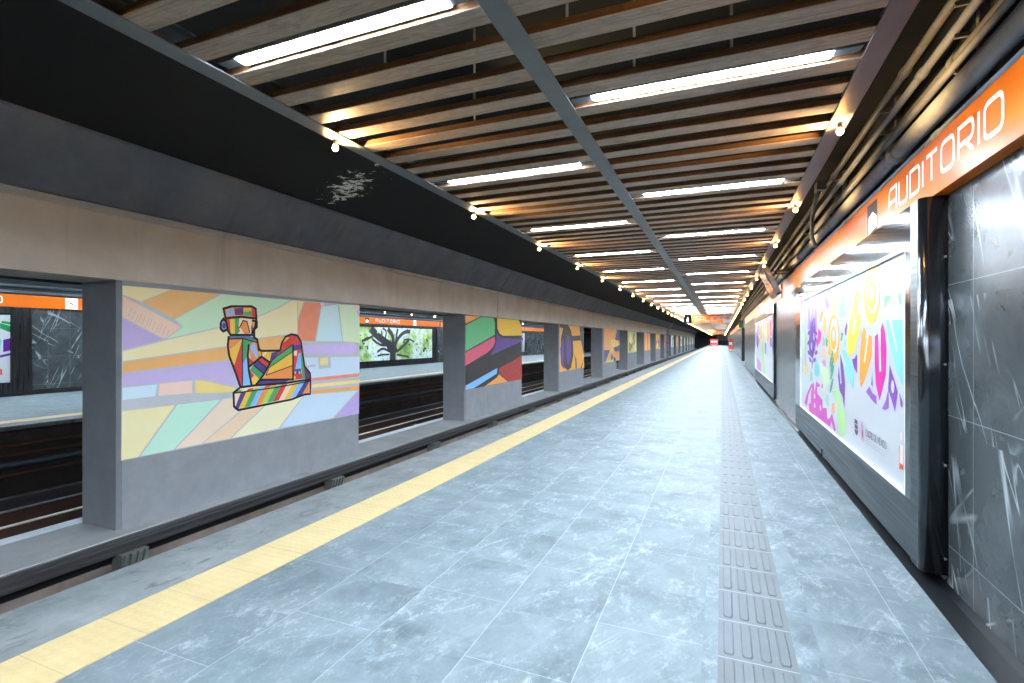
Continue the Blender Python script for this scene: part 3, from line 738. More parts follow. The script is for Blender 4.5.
for k in range(16):
    y = 4.2 + 2.3 * k
    if k in (6, 7, 8): lb = '%s of three warm spotlights in the second opening' % ('left one', 'middle one', 'right one')[k - 6]
    else: lb = 'warm spotlight over the opposite platform, seen only past the pillars'
    if k > 3: put_spot(-15.03, y, 3.10, lb, 'spotlights over the opposite platform', y < 40)

# unseen lights of the opposite platform, a second row added to brighten it
o0 = None
for k in range(44):
    y = 1.0 + 3.0 * (k // 2)
    o = copy_tree(tube); o.location = ((-16.3, -18.3)[k % 2], y, 3.86); o['label'] = 'unseen white tube light over the opposite platform'; o['group'] = 'unseen tube lights over the opposite platform'
    for sx in (-.4, .4):
        MB().box(sx - .01, sx + .01, -.01, .01, .06, .44).build('hanger', FLANGE, o)
# hanger rods seen through the slats
for i, (x, y) in enumerate(((-.55, 1.85), (-.02, 1.75), (.35, 1.8), (-.35, 2.42), (.2, 2.45), (-.75, 2.5), (.05, 3.05), (-.5, 3.05), (-1.9, 2.45), (-1.6, 3.05), (-1.75, 3.35))):
    yy = slat_y0 + .305 * round((y - slat_y0) / .305) + .07
    m = MB(); m.tube([(x, yy, ZS + .0456), (x, yy, 4.3)], .008, 6); m.box(x - .02, x + .02, yy - .02, yy + .02, ZS + .0456, ZS + .06)
    tag(m.build('hanger_rod', CREAM), 'thin pale hanger rod between the slats, %s of them' % (ORD[i]), 'hanger rod', 'hanger rods above the slats')

# ---------------------------------------------------------------- right wall: sign band
def icon_building(a, u0, v0, w, h):
    a.poly([(u0, v0), (u0 + w, v0), (u0 + w, v0 + h), (u0, v0 + h)], '0b0c0e')
    a.poly([(u0 + w * .1, v0 + h * .10), (u0 + w * .92, v0 + h * .22), (u0 + w * .92, v0 + h * .52), (u0 + w * .55, v0 + h * .72), (u0 + w * .15, v0 + h * .62)], 'f4f4f2')
    for i in range(4): a.stroke([(u0 + w * (.2 + .06 * i), v0 + h * (.2 + .09 * i)), (u0 + w * (.5 + .03 * i), v0 + h * (.26 + .08 * i))], .008, '7a7e86')
def band(ya, yb, label, right=True, text=None, icon=None, square=None, X=None):
    xf = X if X is not None else (1.365 if right else FWALL + .085)
    xb = 1.455 if right else FWALL - .005
    r = empty('sign_band', (0, 0, 0), label, 'station sign', 'orange sign bands')
    x0, x1 = min(xf, xb), max(xf, xb)
    MB().box(x0, x1, ya, yb, 2.73, 3.12).build('panel', ORANGE, r)
    if right: MB().box(1.385, 1.455, ya, yb, 3.12, 3.135).build('top_cap', ALU, r)
    if right: a = Art((xf, 0, 0), (0, -1, 0), (0, 0, 1), (-1, 0, 0)); sg = -1
    else: a = Art((xf, 0, 0), (0, 1, 0), (0, 0, 1), (1, 0, 0)); sg = 1
    if text: write(a, text[0], sg * text[1], 2.845, .19, WHITE, .16, text[2] if len(text) > 2 else .37, .28, 1.7); o = a.done('lettering', r); o['label'] = 'white station name in rounded capitals'
    if icon is not None:
        a = Art(a.o, a.U, a.V, a.n); icon_building(a, sg * icon, 2.74, .36, .33); o = a.done('pictogram', r); o['label'] = 'dark square with a white building pictogram'
    if square is not None:
        a = Art(a.o, a.U, a.V, a.n); u = sg * square; a.poly([(u, 2.745), (u + .36, 2.745), (u + .36, 3.105), (u, 3.105)], 'f1efec')
        n = 24; a.stroke([(u + .18 + .12 * math.cos(6.283 * i / n), 2.925 + .12 * math.sin(6.283 * i / n)) for i in range(n)], .025, 'c23a34', True)
        a.stroke([(u + .10, 3.0), (u + .26, 2.85)], .025, 'c23a34'); a.stroke([(u + .11, 2.925), (u + .25, 2.925)], .03, '333333')
        o = a.done('prohibition_symbol', r); o['label'] = 'white square with a red no-smoking ring'
    return r
band(-3, 13.95, 'orange band with the station name above the big poster on the right', True, ('AUDITORIO', 5.42), 6.15)
band(14.3, 35.9, 'orange band above the second poster on the right, beyond the screen', True, ('AUDITORIO', 22.0), 23.0)
band(48, 110, 'far orange band beyond the exit on the right wall', True, None, None, X=1.5)
band(2, 12.6, 'orange band seen in the leftmost opening, with a no-smoking symbol', False, ('AUDITORIO', 6.3, .37), None, 9.85)
band(12.7, 33.9, 'orange band seen in the second opening above the tree poster', False, ('AUDITORIO', 26.1, .75), 25.1, 30.3)
band(34, 52, 'orange band seen in the third opening across the tracks', False)
band(52.1, 90, 'orange band seen in the fourth opening across the tracks', False)

# ---------------------------------------------------------------- advertising panels
def frame_parts(r, ya, yb, pa, pb, za, zb, right=True, dark=False):
    """ya..yb frame, pa..pb poster along the wall; za..zb poster height"""
    if right: xf, xi, xb = 1.30, 1.325, 1.455
    else: xf, xi, xb = FWALL + .15, FWALL + .125, FWALL - .005
    x0, x1 = min(xf, xb), max(xf, xb)
    sv, sh, sp = (SHADESTEEL,) * 3 if dark else (STEELV, STEELH, STEELP)
    MB().box(x0, x1, ya, yb, zb, 2.725).build('top_rail', sh, r)
    lo = MB().box(x0, x1, ya, yb, .10, za).build('lower_panel', sp, r)
    MB().box(x0, x1, ya, pa, za, zb).build('stile', sv, r); MB().box(x0, x1, pb, yb, za, zb).build('stile', sv, r)
    p = MB().box(min(xi, xb), max(xi, xb), pa, pb, za, zb).build('poster', POSTER, r)
    # inner lip around the poster
    e = .012; xl = xf + (.001 if not right else -.001)
    m = MB()
    l0, l1 = min(xl, xi), max(xl, xi)
    m.box(l0, l1, pa, pb, zb - .03, zb); m.box(l0, l1, pa, pb, za, za + .015); m.box(l0, l1, pa, pa + .015, za + .015, zb - .03); m.box(l0, l1, pb - .015, pb, za + .015, zb - .03)
    m.build('inner_lip', plain('pale_lip', 'd9dcde', .35, .3) if not dark else STEELV, r)
    return p, lo
def round_post(r, y, sgn):
    """end cover: a flat steel face, a round corner and a dark side flange screwed to the wall"""
    y1 = y + sgn * .20
    m = MB().box(1.294, 1.455, min(y1, y + sgn * .05), max(y1, y + sgn * .05), .085, 2.727, 0, .004)
    R = .055; pts = [(1.455, y + sgn * .0495), (1.294, y + sgn * .0495)]
    for i in range(0, 9):
        an = math.pi / 2 * i / 8
        pts.append((1.294 + R * (1 - math.cos(an)), y + sgn * (.045 - R * math.sin(an))))
    pts += [(1.40, y - sgn * .012), (1.455, y - sgn * .012)]
    m.ext(pts, 'z', .085, 2.727, 1, smooth=True)
    o = m.build('end_cover', [STEELP, BLACKGLOSS], r)
    o['label'] = 'steel end cover with a glossy dark rounded side'
    for z in (.20, .85, 1.55, 2.3):
        yy = y - sgn * .0125; MB().tube([(1.432, yy, z), (1.432, yy - sgn * .006, z)], .008, 8).build('screw', ALU, o)

r = empty('advertising_panel', (0, 0, 0), 'steel advertising frame on the right wall with the big colourful poster', 'advertising panel', 'advertising panels')
post, low = frame_parts(r, 4.62, 11.05, 4.76, 10.45, .522, 2.44)
round_post(r, 4.42, 1)
# keyhole latch on the lower panel
Yk, Zk = on_x(822.5, 453, 1.30)
k = MB().box(1.2925, 1.30, Yk - .04, Yk + .04, Zk - .07, Zk + .07).build('latch', ALU, low)
MB().ext([(Yk - .03, Zk - .06), (Yk + .03, Zk - .06), (Yk + .03, Zk + .06), (Yk - .03, Zk + .06)], 'x', 1.289, 1.2925).build('latch_slot', SBLK, low)
k['label'] = 'small steel latch'

XPOST = 1.325
def poster_big(parent):
    a = Art((XPOST, 0, 0), (0, -1, 0), (0, 0, 1), (-1, 0, 0))
    def cr(x0, y0, sc):
        def f(*pts): return [(-q[0], q[1]) for q in (on_x(x0 + u * sc, y0 + v * sc, XPOST) for u, v in pts)]
        return f
    f1, f2, f3, f4, f5 = cr(795, 290, .1172), cr(795, 350, .1319), cr(845, 240, .1318), cr(845, 320, .1464), cr(845, 400, .1464)
    def P(h): return paint(h, .45, .2)
    VI, MG, OR, YE, TU, GR, LG = '6a2c9e', 'e316a0', 'fba528', 'ffdb2c', '86dcdc', '5cab82', 'b4e690'
    rnd = random.Random(3)
    # left side: purple splash with spikes
    for pts, col in ((((75, 90), (85, 150), (82, 190), (72, 160)), 'd878c0'),
        (((84, 200), (95, 240), (92, 330), (98, 420), (92, 560), (100, 640), (88, 683), (80, 560), (84, 400)), 'aee25a')): a.poly(f1(*pts), P(col))
    for i in range(24):
        u = 110 + rnd.random() * 78; v0 = 420 - abs(u - 150) * 2; L = 90 + rnd.random() * 240
        a.poly(f1((u - 4, v0), (u + 4, v0 - 20), (u + 3 + rnd.uniform(-4, 4), v0 - L), (u - 1, v0 - L - 30)), P('b79ad6' if L > 200 else '8b58b8'))
    a.poly(f1((150, 290), (172, 330), (180, 420), (172, 510), (152, 585), (128, 560), (118, 460), (126, 350)), P(VI))
    for i in range(12): 
        an = i / 12 * 6.283; cu, cv = 150 + 36 * math.cos(an), 450 + 170 * math.sin(an)
        q = f1((cu, cv))[0]; a.ell(q[0], q[1], .09 + .05 * rnd.random(), .035, P(VI), 10, rnd.random() * 3)
    for u, v in ((162, 400), (142, 480)):
        q = f1((u, v))[0]; a.ell(q[0], q[1], .06, .06, P('d6d9de'), 12)
    for cf, pts, col in (
        (f1, ((198, 325), (226, 360), (220, 430), (190, 490), (184, 450), (196, 390)), MG),
        (f1, ((250, 15), (275, 70), (294, 125), (282, 180), (262, 130), (252, 80)), 'f07ab8'), (f1, ((275, 10), (305, 0), (300, 55), (285, 50)), 'b8e4d4'),
        (f1, ((165, 60), (200, 40), (212, 100), (190, 180), (175, 150)), 'fbd2b2'), (f1, ((235, 150), (245, 200), (225, 275), (208, 280), (212, 220)), 'f6a258'),
        (f1, ((250, 210), (268, 250), (262, 350), (250, 375), (240, 320)), 'f8bb46'), (f1, ((320, 60), (365, 40), (358, 190), (320, 225), (300, 190)), 'fbd88c'),
        (f1, ((400, 30), (430, 60), (425, 150), (450, 60), (512, 0), (470, 130), (420, 232), (385, 232), (372, 205)), 'a5e3e2'),
        (f1, ((512, 170), (512, 520), (470, 556), (452, 540), (452, 470), (490, 290)), YE),
        (f1, ((238, 390), (262, 430), (250, 480), (236, 470)), 'a0cdb0'), (f1, ((265, 400), (282, 430), (278, 490), (262, 470)), GR), (f1, ((290, 455), (306, 480), (300, 560), (286, 540)), GR), (f1, ((300, 580), (318, 570), (312, 640), (296, 670)), GR),
        (f1, ((395, 360), (415, 370), (400, 440), (390, 430)), GR), (f1, ((440, 280), (448, 300), (438, 390), (432, 350)), '8a4aa0'), (f1, ((424, 420), (434, 440), (428, 490), (418, 470)), TU),
        (f1, ((228, 510), (250, 495), (272, 530), (262, 580), (236, 575)), 'f8c89c'), (f1, ((395, 292), (418, 294), (416, 302), (396, 300)), 'f6c850'),
        (f2, ((160, 60), (185, 120), (186, 185), (170, 206), (150, 190), (148, 140)), '86d2d2'), (f2, ((118, 150), (134, 180), (136, 240), (112, 230)), '9fd0b0'), (f2, ((75, 140), (100, 100), (98, 160), (80, 200)), 'f2cf60'), (f2, ((80, 220), (100, 210), (98, 250), (78, 260)), 'bfe4e2'),
        (f2, ((72, 400), (92, 330), (128, 250), (135, 262), (104, 340), (90, 430)), 'd23aa6'), (f2, ((132, 262), (142, 238), (150, 330), (162, 236), (190, 262), (188, 280), (168, 280), (170, 330), (210, 380), (212, 440), (240, 440), (246, 520), (262, 520), (282, 480), (312, 610), (298, 614), (276, 540), (268, 582), (160, 500), (110, 470), (104, 410), (120, 400), (122, 330)), 'd84ab4'),
        (f2, ((200, 270), (226, 236), (222, 270), (206, 296)), 'd060b4'), (f2, ((190, 110), (250, 150), (262, 230), (230, 300), (205, 370), (215, 250)), 'cfeab4'), (f2, ((205, 85), (225, 70), (238, 110), (222, 130)), 'e79acb'),
        (f2, ((225, 370), (255, 330), (262, 430), (240, 420)), 'a8dcd0'), (f2, ((280, 410), (300, 395), (304, 470), (290, 490), (278, 460)), 'f6b078'),
        (f2, ((285, 310), (340, 300), (350, 420), (382, 480), (385, 640), (360, 660), (330, 560), (326, 430)), LG),
        (f2, ((345, 28), (368, 120), (382, 260), (376, 450), (362, 350), (340, 310), (326, 200), (334, 120), (345, 260), (356, 250), (346, 130)), '7b3a9c'),
        (f2, ((355, 0), (380, 0), (446, 130), (446, 305), (415, 220), (385, 110)), TU), (f2, ((437, 66), (455, 90), (455, 150), (440, 100)), '8a45b0'),
        (f2, ((290, 0), (325, 0), (330, 60), (300, 106), (292, 60)), 'fbb030'), (f2, ((398, 0), (440, 0), (420, 42), (402, 40)), YE),
        (f4, ((30, 0), (112, 0), (98, 90), (60, 200), (20, 242), (18, 150)), YE), (f4, ((130, 45), (146, 80), (140, 130), (164, 100), (186, 112), (185, 240), (150, 370), (112, 465), (102, 400), (104, 230), (116, 110)), OR),
        (f4, ((258, 15), (276, 90), (286, 200), (280, 380), (238, 552), (212, 440), (204, 300), (206, 110), (226, 92), (236, 180), (246, 180), (246, 60)), MG),
        (f4, ((282, 0), (396, 0), (396, 455), (340, 320), (300, 140)), TU), (f4, ((50, 270), (70, 260), (78, 230), (86, 250), (84, 365), (70, 340)), '8a45b0'),
        (f4, ((188, 358), (192, 460), (180, 440)), '8a45b0'), (f4, ((145, 490), (168, 452), (190, 500), (216, 520), (218, 582), (180, 540)), '9a58bc'), (f4, ((255, 606), (276, 560), (300, 470), (300, 600), (280, 616)), '9a58bc'),
        (f4, ((308, 298), (318, 340), (362, 490), (344, 632), (318, 540), (296, 470)), '8a45b0'), (f4, ((372, 490), (396, 560), (396, 600), (382, 590)), '8a45b0'), (f4, ((0, 270), (40, 330), (62, 480), (30, 420), (0, 350)), TU), (f4, ((0, 60), (15, 10), (12, 90), (0, 110)), '8a45b0'),
        (f3, ((0, 300), (62, 230), (70, 300), (40, 480), (0, 560)), 'bdebe8'), (f3, ((80, 400), (118, 380), (95, 560), (120, 560), (118, 683), (30, 683), (60, 500)), 'ffe25a'),
        (f3, ((302, 422), (356, 424), (300, 522)), '86c69c'), (f3, ((404, 415), (430, 390), (430, 510), (408, 460)), '86c69c'), (f3, ((330, 330), (360, 280), (375, 290), (345, 360), (325, 365)), 'fbe3b0'), (f3, ((396, 90), (420, 60), (420, 140), (390, 200), (370, 200)), 'fdeab0')):
        a.poly(cf(*pts), P(col))
    # slots in petals
    for cf, pts in ((f4, ((230, 80), (240, 72), (250, 350), (236, 355))), (f4, ((155, 95), (166, 90), (140, 290), (130, 285))), (f4, ((302, 0), (318, 0), (364, 208), (354, 214))), (f4, ((68, 0), (80, 0), (60, 100), (52, 95))), (f1, ((505, 200), (512, 200), (500, 380), (492, 380)))):
        a.poly(cf(*pts), P('d6d9de'))
    q = f4((328, 455))[0]; a.ell(q[0], q[1], .045, .055, P('d6d9de'), 14)
    for cf, cc, R0, colr in ((f1, (330, 410), (.36, .30), 'f7b524'), (f3, (205, 420), (.29, .28), 'fac44a')):
        q = cf(cc)[0]
        for k_, (kr, dz) in enumerate(((1, 0), (.74, .03), (.52, .0), (.26, .03))):
            a.ell(q[0] + (.04 if k_ == 1 else 0), q[1] + dz, R0[0] * kr, R0[1] * kr, P(colr if k_ % 2 == 0 else 'd6d9de'), 28)
    for v in (60, 110, 170, 270):
        q = f2((278 + (v % 3) * 3, v))[0]; a.ell(q[0], q[1], .16, .045, P('56a57c'), 12, .7)
    for u, v in ((150, 420), (195, 440), (150, 350)):
        q = f2((u, v))[0]; a.ell(q[0], q[1], .07, .04, P('f3dff0'), 12)
    art = a.done('artwork', parent); art['label'] = 'colourful drawing of petals, spirals and flowers'
    b = Art((XPOST, 0, 0), (0, -1, 0), (0, 0, 1), (-1, 0, 0)); b.layer = 11
    b.poly(f5((68, 128), (88, 140), (92, 225), (80, 245), (70, 215)), P('6a3a6c')); b.stroke(f5((72, 160), (88, 172)), .01, P('d8c8da')); b.stroke(f5((72, 195), (90, 206)), .01, P('d8c8da'))
    b.poly(f5((112, 170), (120, 130), (128, 190), (134, 250), (128, 292), (114, 260)), P('d9a0b8')); b.ell(*f5((122, 230))[0], .02, .04, P('a83a72'), 10)
    o = b.done('emblem', parent); o['label'] = 'two small purple and pink emblems'
    b = Art((XPOST, 0, 0), (0, -1, 0), (0, 0, 1), (-1, 0, 0)); b.layer = 11
    u0, v0 = f5((145, 218))[0]; u1, v1 = f5((288, 300))[0]
    h = .058; wtot = 16 * .0 + (len('CIUDADDEMÉXICO')) * .9 * h
    write(b, 'CIUDAD DE MÉXICO', u0, v0 - .035, h, P('5f4a6a'), .15, (abs(u1 - u0) / h - 12 * .62 - 1.0) / 14)
    for k in range(2): b.stroke([(u0 + .02, v0 - .075 - .03 * k), (u1 - .08 + .04 * k, v0 - .075 - .03 * k)], .008, P('c3bfc8'))
    o = b.done('city_lettering', parent); o['label'] = 'small dark city name'
    d = Art((XPOST, 0, 0), (0, -1, 0), (0, 0, 1), (-1, 0, 0)); d.layer = 11
    pp = f5((373, 310), (402, 318), (402, 478), (376, 470)); d.poly(pp, P('f05a36'))
    uu = (pp[0][0] + pp[1][0]) / 2; zz = [q[1] for q in pp]; d.poly([(uu - .03, min(zz) + .05), (uu + .05, min(zz) + .05), (uu + .05, min(zz) + .2), (uu - .03, min(zz) + .2)], P('fbe6df'))
    d.poly([(uu - .02, min(zz) + .24), (uu + .03, min(zz) + .24), (uu + .03, min(zz) + .30), (uu - .02, min(zz) + .30)], P('fbe6df'))
    d.stroke([(u0 - .55, min(zz) - .22 + .02), (u1 + .55, min(zz) - .22 + .02)], .006, P('c9ccd0'))
    o = d.done('red_label', parent); o['label'] = 'red square mark at the poster corner'
poster_big(post)

def poster_abstract(parent, X, ya, yb, za, zb, right, seed, cols, n=26):
    """repeat print of the petal artwork, seen too small for its details"""
    rnd = random.Random(seed)
    if right: a = Art((X, 0, 0), (0, -1, 0), (0, 0, 1), (-1, 0, 0)); u0, u1 = -yb, -ya
    else: a = Art((X, 0, 0), (0, 1, 0), (0, 0, 1), (1, 0, 0)); u0, u1 = ya, yb
    def P(h): return paint(h, .45, .2)
    L = u1 - u0; hh = zb - za
    for i in range(n):
        t = (i + .5) / n; u = u0 + L * (.05 + .86 * t); low = .12 if t < .55 else .45
        z = za + hh * rnd.uniform(low + .1, .82); rx = L * rnd.uniform(.018, .04); rz = hh * rnd.uniform(.1, .24)
        rx, rz = min(rx, u - u0 - .05, u1 - u - .05), min(rz, zb - z - .05, z - za - .05)
        col = cols[int(t * len(cols) + rnd.uniform(-.7, .7)) % len(cols)]
        a.poly([(u - rx * .2, z + rz), (u + rx, z + rz * .3), (u + rx * .6, z - rz * .4), (u, z - rz), (u - rx * .8, z - rz * .2), (u - rx, z + rz * .4)], P(col))
    return a.done('artwork', parent)
CC = ['aee25a', '6a2c9e', '8b58b8', 'd84ab4', 'b4e690', 'f7b524', '5cab82', '86dcdc', 'ffdb2c', 'fba528', 'e316a0', '86dcdc', '8a45b0']
r = empty('advertising_panel', (0, 0, 0), 'second advertising frame on the right wall, smaller by distance, beyond a stone stretch', 'advertising panel', 'advertising panels')
post2, low2 = frame_parts(r, 15.5, 24.4, 15.9, 23.6, .52, 2.42)
a = Art((XPOST, 0, 0), (0, -1, 0), (0, 0, 1), (-1, 0, 0))
def f7(*pts): return [(-q[0], q[1]) for q in (on_x(720 + u * .1319, 300 + v * .1319, XPOST) for u, v in pts)]
for pts, col in ((((267, 200), (272, 195), (272, 380), (267, 400)), 'aee25a'), (((275, 250), (288, 200), (292, 330), (285, 370), (276, 340)), '6a2c9e'), (((280, 200), (298, 190), (302, 260), (285, 270)), 'b79ad6'), (((292, 290), (300, 300), (296, 350)), 'e316a0'),
    (((300, 210), (318, 190), (322, 280), (306, 320)), 'f7b524'), (((322, 190), (336, 180), (336, 270), (324, 290)), '86dcdc'), (((315, 300), (330, 310), (335, 450), (345, 560), (330, 560), (318, 420)), 'b4e690'), (((280, 430), (310, 480), (318, 590), (285, 540)), 'e08ac8'),
    (((338, 180), (352, 170), (350, 300), (340, 340)), 'ffdb2c'), (((354, 180), (372, 165), (372, 290), (360, 320)), 'fba528'), (((378, 160), (390, 150), (391, 270), (381, 280)), 'e316a0'), (((378, 280), (392, 290), (394, 362), (380, 350)), '8a45b0'), (((340, 320), (350, 330), (350, 420), (342, 400)), '8a45b0'),
    (((356, 420), (370, 420), (372, 545), (358, 540)), 'e2dfe6')): a.poly(f7(*pts), paint(col, .45, .2))
a.done('artwork', post2)
# opposite wall panels
r = empty('advertising_panel', (0, 0, 0), 'dark-framed poster cut by the left edge of the photo, across the tracks', 'advertising panel', 'advertising panels')
pA, _ = frame_parts(r, 1.2, 8.95, 1.6, 8.45, .42, 2.52, False, True)
poster_abstract(pA, FWALL + .125, 1.6, 6.4, .5, 2.45, False, 5, CC, 16)
a = Art((FWALL + .125, 0, 0), (0, 1, 0), (0, 0, 1), (1, 0, 0)); a.layer = 3
def f8(*pts): return [on_x(u * .1758, 280 + v * .1758, FWALL + .125) for u, v in pts]
for pts, col in ((((0, 245), (60, 262), (62, 300), (0, 275)), '1f8c48'), (((10, 232), (62, 240), (62, 255), (8, 245)), '1f8c48'), (((0, 330), (8, 345), (0, 400)), '48b8c0'), (((18, 340), (60, 330), (62, 400), (18, 410)), '5a1f8c'), (((0, 428), (60, 415), (60, 428), (0, 442)), '5a1f8c'), (((0, 505), (12, 508), (12, 540), (0, 540)), 'e0422c')):
    a.poly(f8(*pts), paint(col, .45, .2))
o = a.done('poster_print', pA)
r = empty('advertising_panel', (0, 0, 0), 'dark-framed photo poster of a spreading tree in the second opening', 'advertising panel', 'advertising panels')
pT, _ = frame_parts(r, 20.6, 33.5, 21.0, 32.75, .40, 2.56, False, True)
pT.data.materials[0] = mat('tree_photo_print', m_leaves)
a = Art((FWALL + .125, 0, 0), (0, 1, 0), (0, 0, 1), (1, 0, 0))
def f9(*pts): return [on_x(330 + u * .1317, 290 + v * .1317, FWALL + .125) for u, v in pts]
D = mat('dark_bark_print', lambda t: t.set(color='1c1a1e', rough=.4, coat=.6, coatr=.05))
a.poly(f9((452, 532), (455, 470), (430, 410), (460, 395), (480, 420), (500, 410), (512, 450), (498, 490), (500, 532)), D)
for pts, w in ((((460, 420), (400, 380), (345, 335), (310, 290)), .5), (((440, 420), (380, 420), (300, 355), (240, 390)), .16), (((480, 420), (480, 350), (440, 295)), .32), (((490, 420), (520, 360), (560, 320), (610, 315)), .26), (((500, 410), (505, 340), (515, 295)), .2), (((505, 470), (550, 430), (600, 380)), .2), (((460, 470), (400, 440), (360, 470)), .16), (((450, 490), (400, 490), (360, 500)), .12), (((560, 380), (600, 370), (640, 395)), .12), (((505, 490), (560, 500), (600, 510)), .13), (((400, 390), (390, 310)), .12), (((540, 350), (590, 300)), .12), (((345, 335), (290, 370), (255, 385)), .14), (((478, 532), (480, 470), (440, 400)), .62), (((420, 370), (430, 310), (400, 290)), .14)):
    a.stroke([(q[0], min(2.54, max(.41, q[1]))) for q in rounded(f9(*pts), .8)], w, D)
rt = random.Random(4)
DL = mat('dark_leaf_print', lambda t: t.set(color='22382a', rough=.5)); LL = mat('lime_leaf_print', lambda t: t.set(color='b9cf4e', rough=.5))
for i in range(90):
    right_ = i % 3 != 0
    u, v = (rt.gauss(700, 50), rt.gauss(450, 45)) if right_ and i % 2 else (rt.gauss(270, 35), rt.gauss(470, 50)) if i % 2 else (rt.uniform(236, 765), rt.uniform(300, 520))
    y_, z_ = f9((u, v))[0]; r_ = rt.uniform(.06, .2)
    if i % 2 == 0 and 380 < u < 600: continue
    if 21.4 < y_ < 32.3 and .8 < z_ < 2.2: a.poly([(y_ + r_ * rt.uniform(.5, 1.1) * math.cos(k * .9), z_ + r_ * .7 * rt.uniform(.5, 1.1) * math.sin(k * .9)) for k in range(7)], DL if i % 2 else LL)
a.done('tree_print', pT)
for ya, yb, lb, sd in ((46.0, 52.0, 'dark-framed poster in the third opening across the tracks', 8), (66, 73, 'dark-framed poster in the fourth opening across the tracks', 9)):
    r = empty('advertising_panel', (0, 0, 0), lb, 'advertising panel', 'advertising panels')
    q, _ = frame_parts(r, ya - .4, yb + .4, ya, yb, .42, 2.52, False, True); poster_abstract(q, FWALL + .125, ya, yb, .42, 2.52, False, sd, CC, 12)

# ---------------------------------------------------------------- pipes on the upper right wall
def pipe(X, Z, r_, m, lb, ya=Y0, yb=44.0, step=2.9, off=0):
    root = empty('pipe', (X, 0, Z), lb, 'pipe', 'pipes along the right wall')
    MB().tube([(0, ya, 0), (0, yb, 0)], r_, 12).build('pipe_run', m, root)
    y = 1.4 + off
    while y < 26:
        MB().tube([(0, y - .05, 0), (0, y - .045, 0), (0, y + .045, 0), (0, y + .05, 0)], [r_, r_ * 1.3, r_ * 1.3, r_], 12).build('coupling', m, root)
        y += step
    return root
pipe(1.42, 3.97, .032, PIPE, 'brownish topmost pipe of the bundle beside the mauve beam', off=.9)
pipe(1.50, 3.86, .022, PIPE, 'thin brown conduit just below the topmost pipe', off=.3)
pipe(1.42, 3.76, .030, PIPE2, 'second full-size grey pipe of the wall bundle', off=.5)
pipe(1.49, 3.645, .036, PIPE, 'brown pipe set back in the middle of the wall bundle', off=.1)
pipe(1.42, 3.53, .026, PIPE2, 'slim grey pipe just above the thick one', off=1.4)
pipe(1.43, 3.45, .014, PIPE3, 'thinnest bluish conduit touching the thick pipe', off=2.0)
pipe(1.40, 3.33, .068, PIPE2, 'thick grey pipe of the wall bundle above the orange band', off=1.0)
pipe(1.42, 3.18, .026, PIPE3, 'blue-grey pipe lying right on top of the orange band', off=.2)
for i, y in enumerate((2.2, 4.2, 5.9, 8.2, 10.9, 14.6, 18.4)):
    m = MB(); m.box(1.535, 1.58, y - .025, y + .025, 3.15, 4.05); 
    for z in (3.97, 3.76, 3.53): m.box(1.41, 1.54, y - .012, y + .012, z - .06, z - .0325)
    o = m.build('pipe_bracket', PIPE); tag(o, '%s dark wall bracket holding the pipe bundle' % ORD[i], 'pipe bracket', 'pipe brackets')
r = empty('conduit', (0, 0, 0), 'bent conduit hooking down over the pipes above the first poster', 'pipe')
MB().tube([(1.32, 8.6, 3.92), (1.28, 8.65, 3.8), (1.25, 8.8, 3.55), (1.26, 8.9, 3.3), (1.30, 8.95, 3.2), (1.335, 8.98, 3.15)], .03, 10).build('conduit_run', PIPE2, r)
MB().box(1.27, 1.3875, 8.5, 8.72, 3.90, 4.02).build('junction_box', PIPE, r)
for i, z in enumerate((3.2, 3.4, 3.62)):
    o = MB().tube([(FWALL + .02, Y0, z), (FWALL + .02, Y1, z)], .055 - .01 * i, 8).build('pipe', FPIPE)
    tag(o, '%s grey pipe over the orange band on the opposite wall' % ('lowest', 'middle', 'topmost')[i], 'pipe', 'pipes on the opposite wall')

# hanging screen
r = empty('television_screen', (.98, 12.7, 3.0), 'dark tilted display box hanging from the ceiling beside the pipes', 'display screen'); 
tv = []
tv.append(MB().box(-.05, .05, -.62, .62, -.34, .34, b=.012).build('casing', CASE, r))
tv.append(MB().box(-.054, -.05, -.56, .56, -.30, .30).build('screen', SCREEN, r))
tv.append(MB().box(-.045, .045, -.66, -.62, -.30, .30).build('vent_panel', PIPE, r))
for q in tv: q.rotation_euler = (0, math.radians(-24), 0)
for yy in (-.3, .3): MB().tube([(.05, yy, .22), (.16, yy, .225), (.60, yy, .225)], .014, 8).build('wall_arm', PIPE, r)

# ---------------------------------------------------------------- hanging exit signs
def exit_sign(Y, x0, x1, xs, z0, z1, lb, text=True):
    r = empty('exit_sign', (0, Y, 0), lb, 'sign', 'hanging exit signs')
    MB().box(x0, xs, -.06, .06, z0, z1, b=.006).build('panel', ORANGE, r)
    MB().box(xs, x1, -.06, .06, z0, z1, b=.006).build('arrow_panel', SIGNW, r)
    if text:
        a = Art((0, -.06, 0), (1, 0, 0), (0, 0, 1), (0, -1, 0), .001); h = (z1 - z0) * .52
        write(a, 'SALIDA', x0 + .12, z0 + (z1 - z0) * .24, h, SIGNW, .13, .34, .28, 1.5); a.done('lettering', r)
    a = Art((0, -.06, 0), (1, 0, 0), (0, 0, 1), (0, -1, 0), .001)
    w = x1 - xs; cx = (xs + x1) / 2; cz = (z0 + z1) / 2
    a.poly([(cx - w * .32, cz - .045), (cx, cz - .045), (cx, cz - .13), (cx + w * .34, cz), (cx, cz + .13), (cx, cz + .045), (cx - w * .32, cz + .045)], 'a84e08')
    a.done('arrow', r)
    for x in (x0 + .3, x1 - .3): MB().tube([(x, 0, z1), (x, 0, ZS - .01)], .012, 6).build('hanger', ALU, r)
exit_sign(32.0, -1.65, .508, .054, 2.72, 3.20, 'orange hanging exit sign with white lettering and arrow over the platform')
exit_sign(83.0, -1.65, .508, .054, 2.72, 3.20, 'smaller orange hanging exit sign farther down the platform')
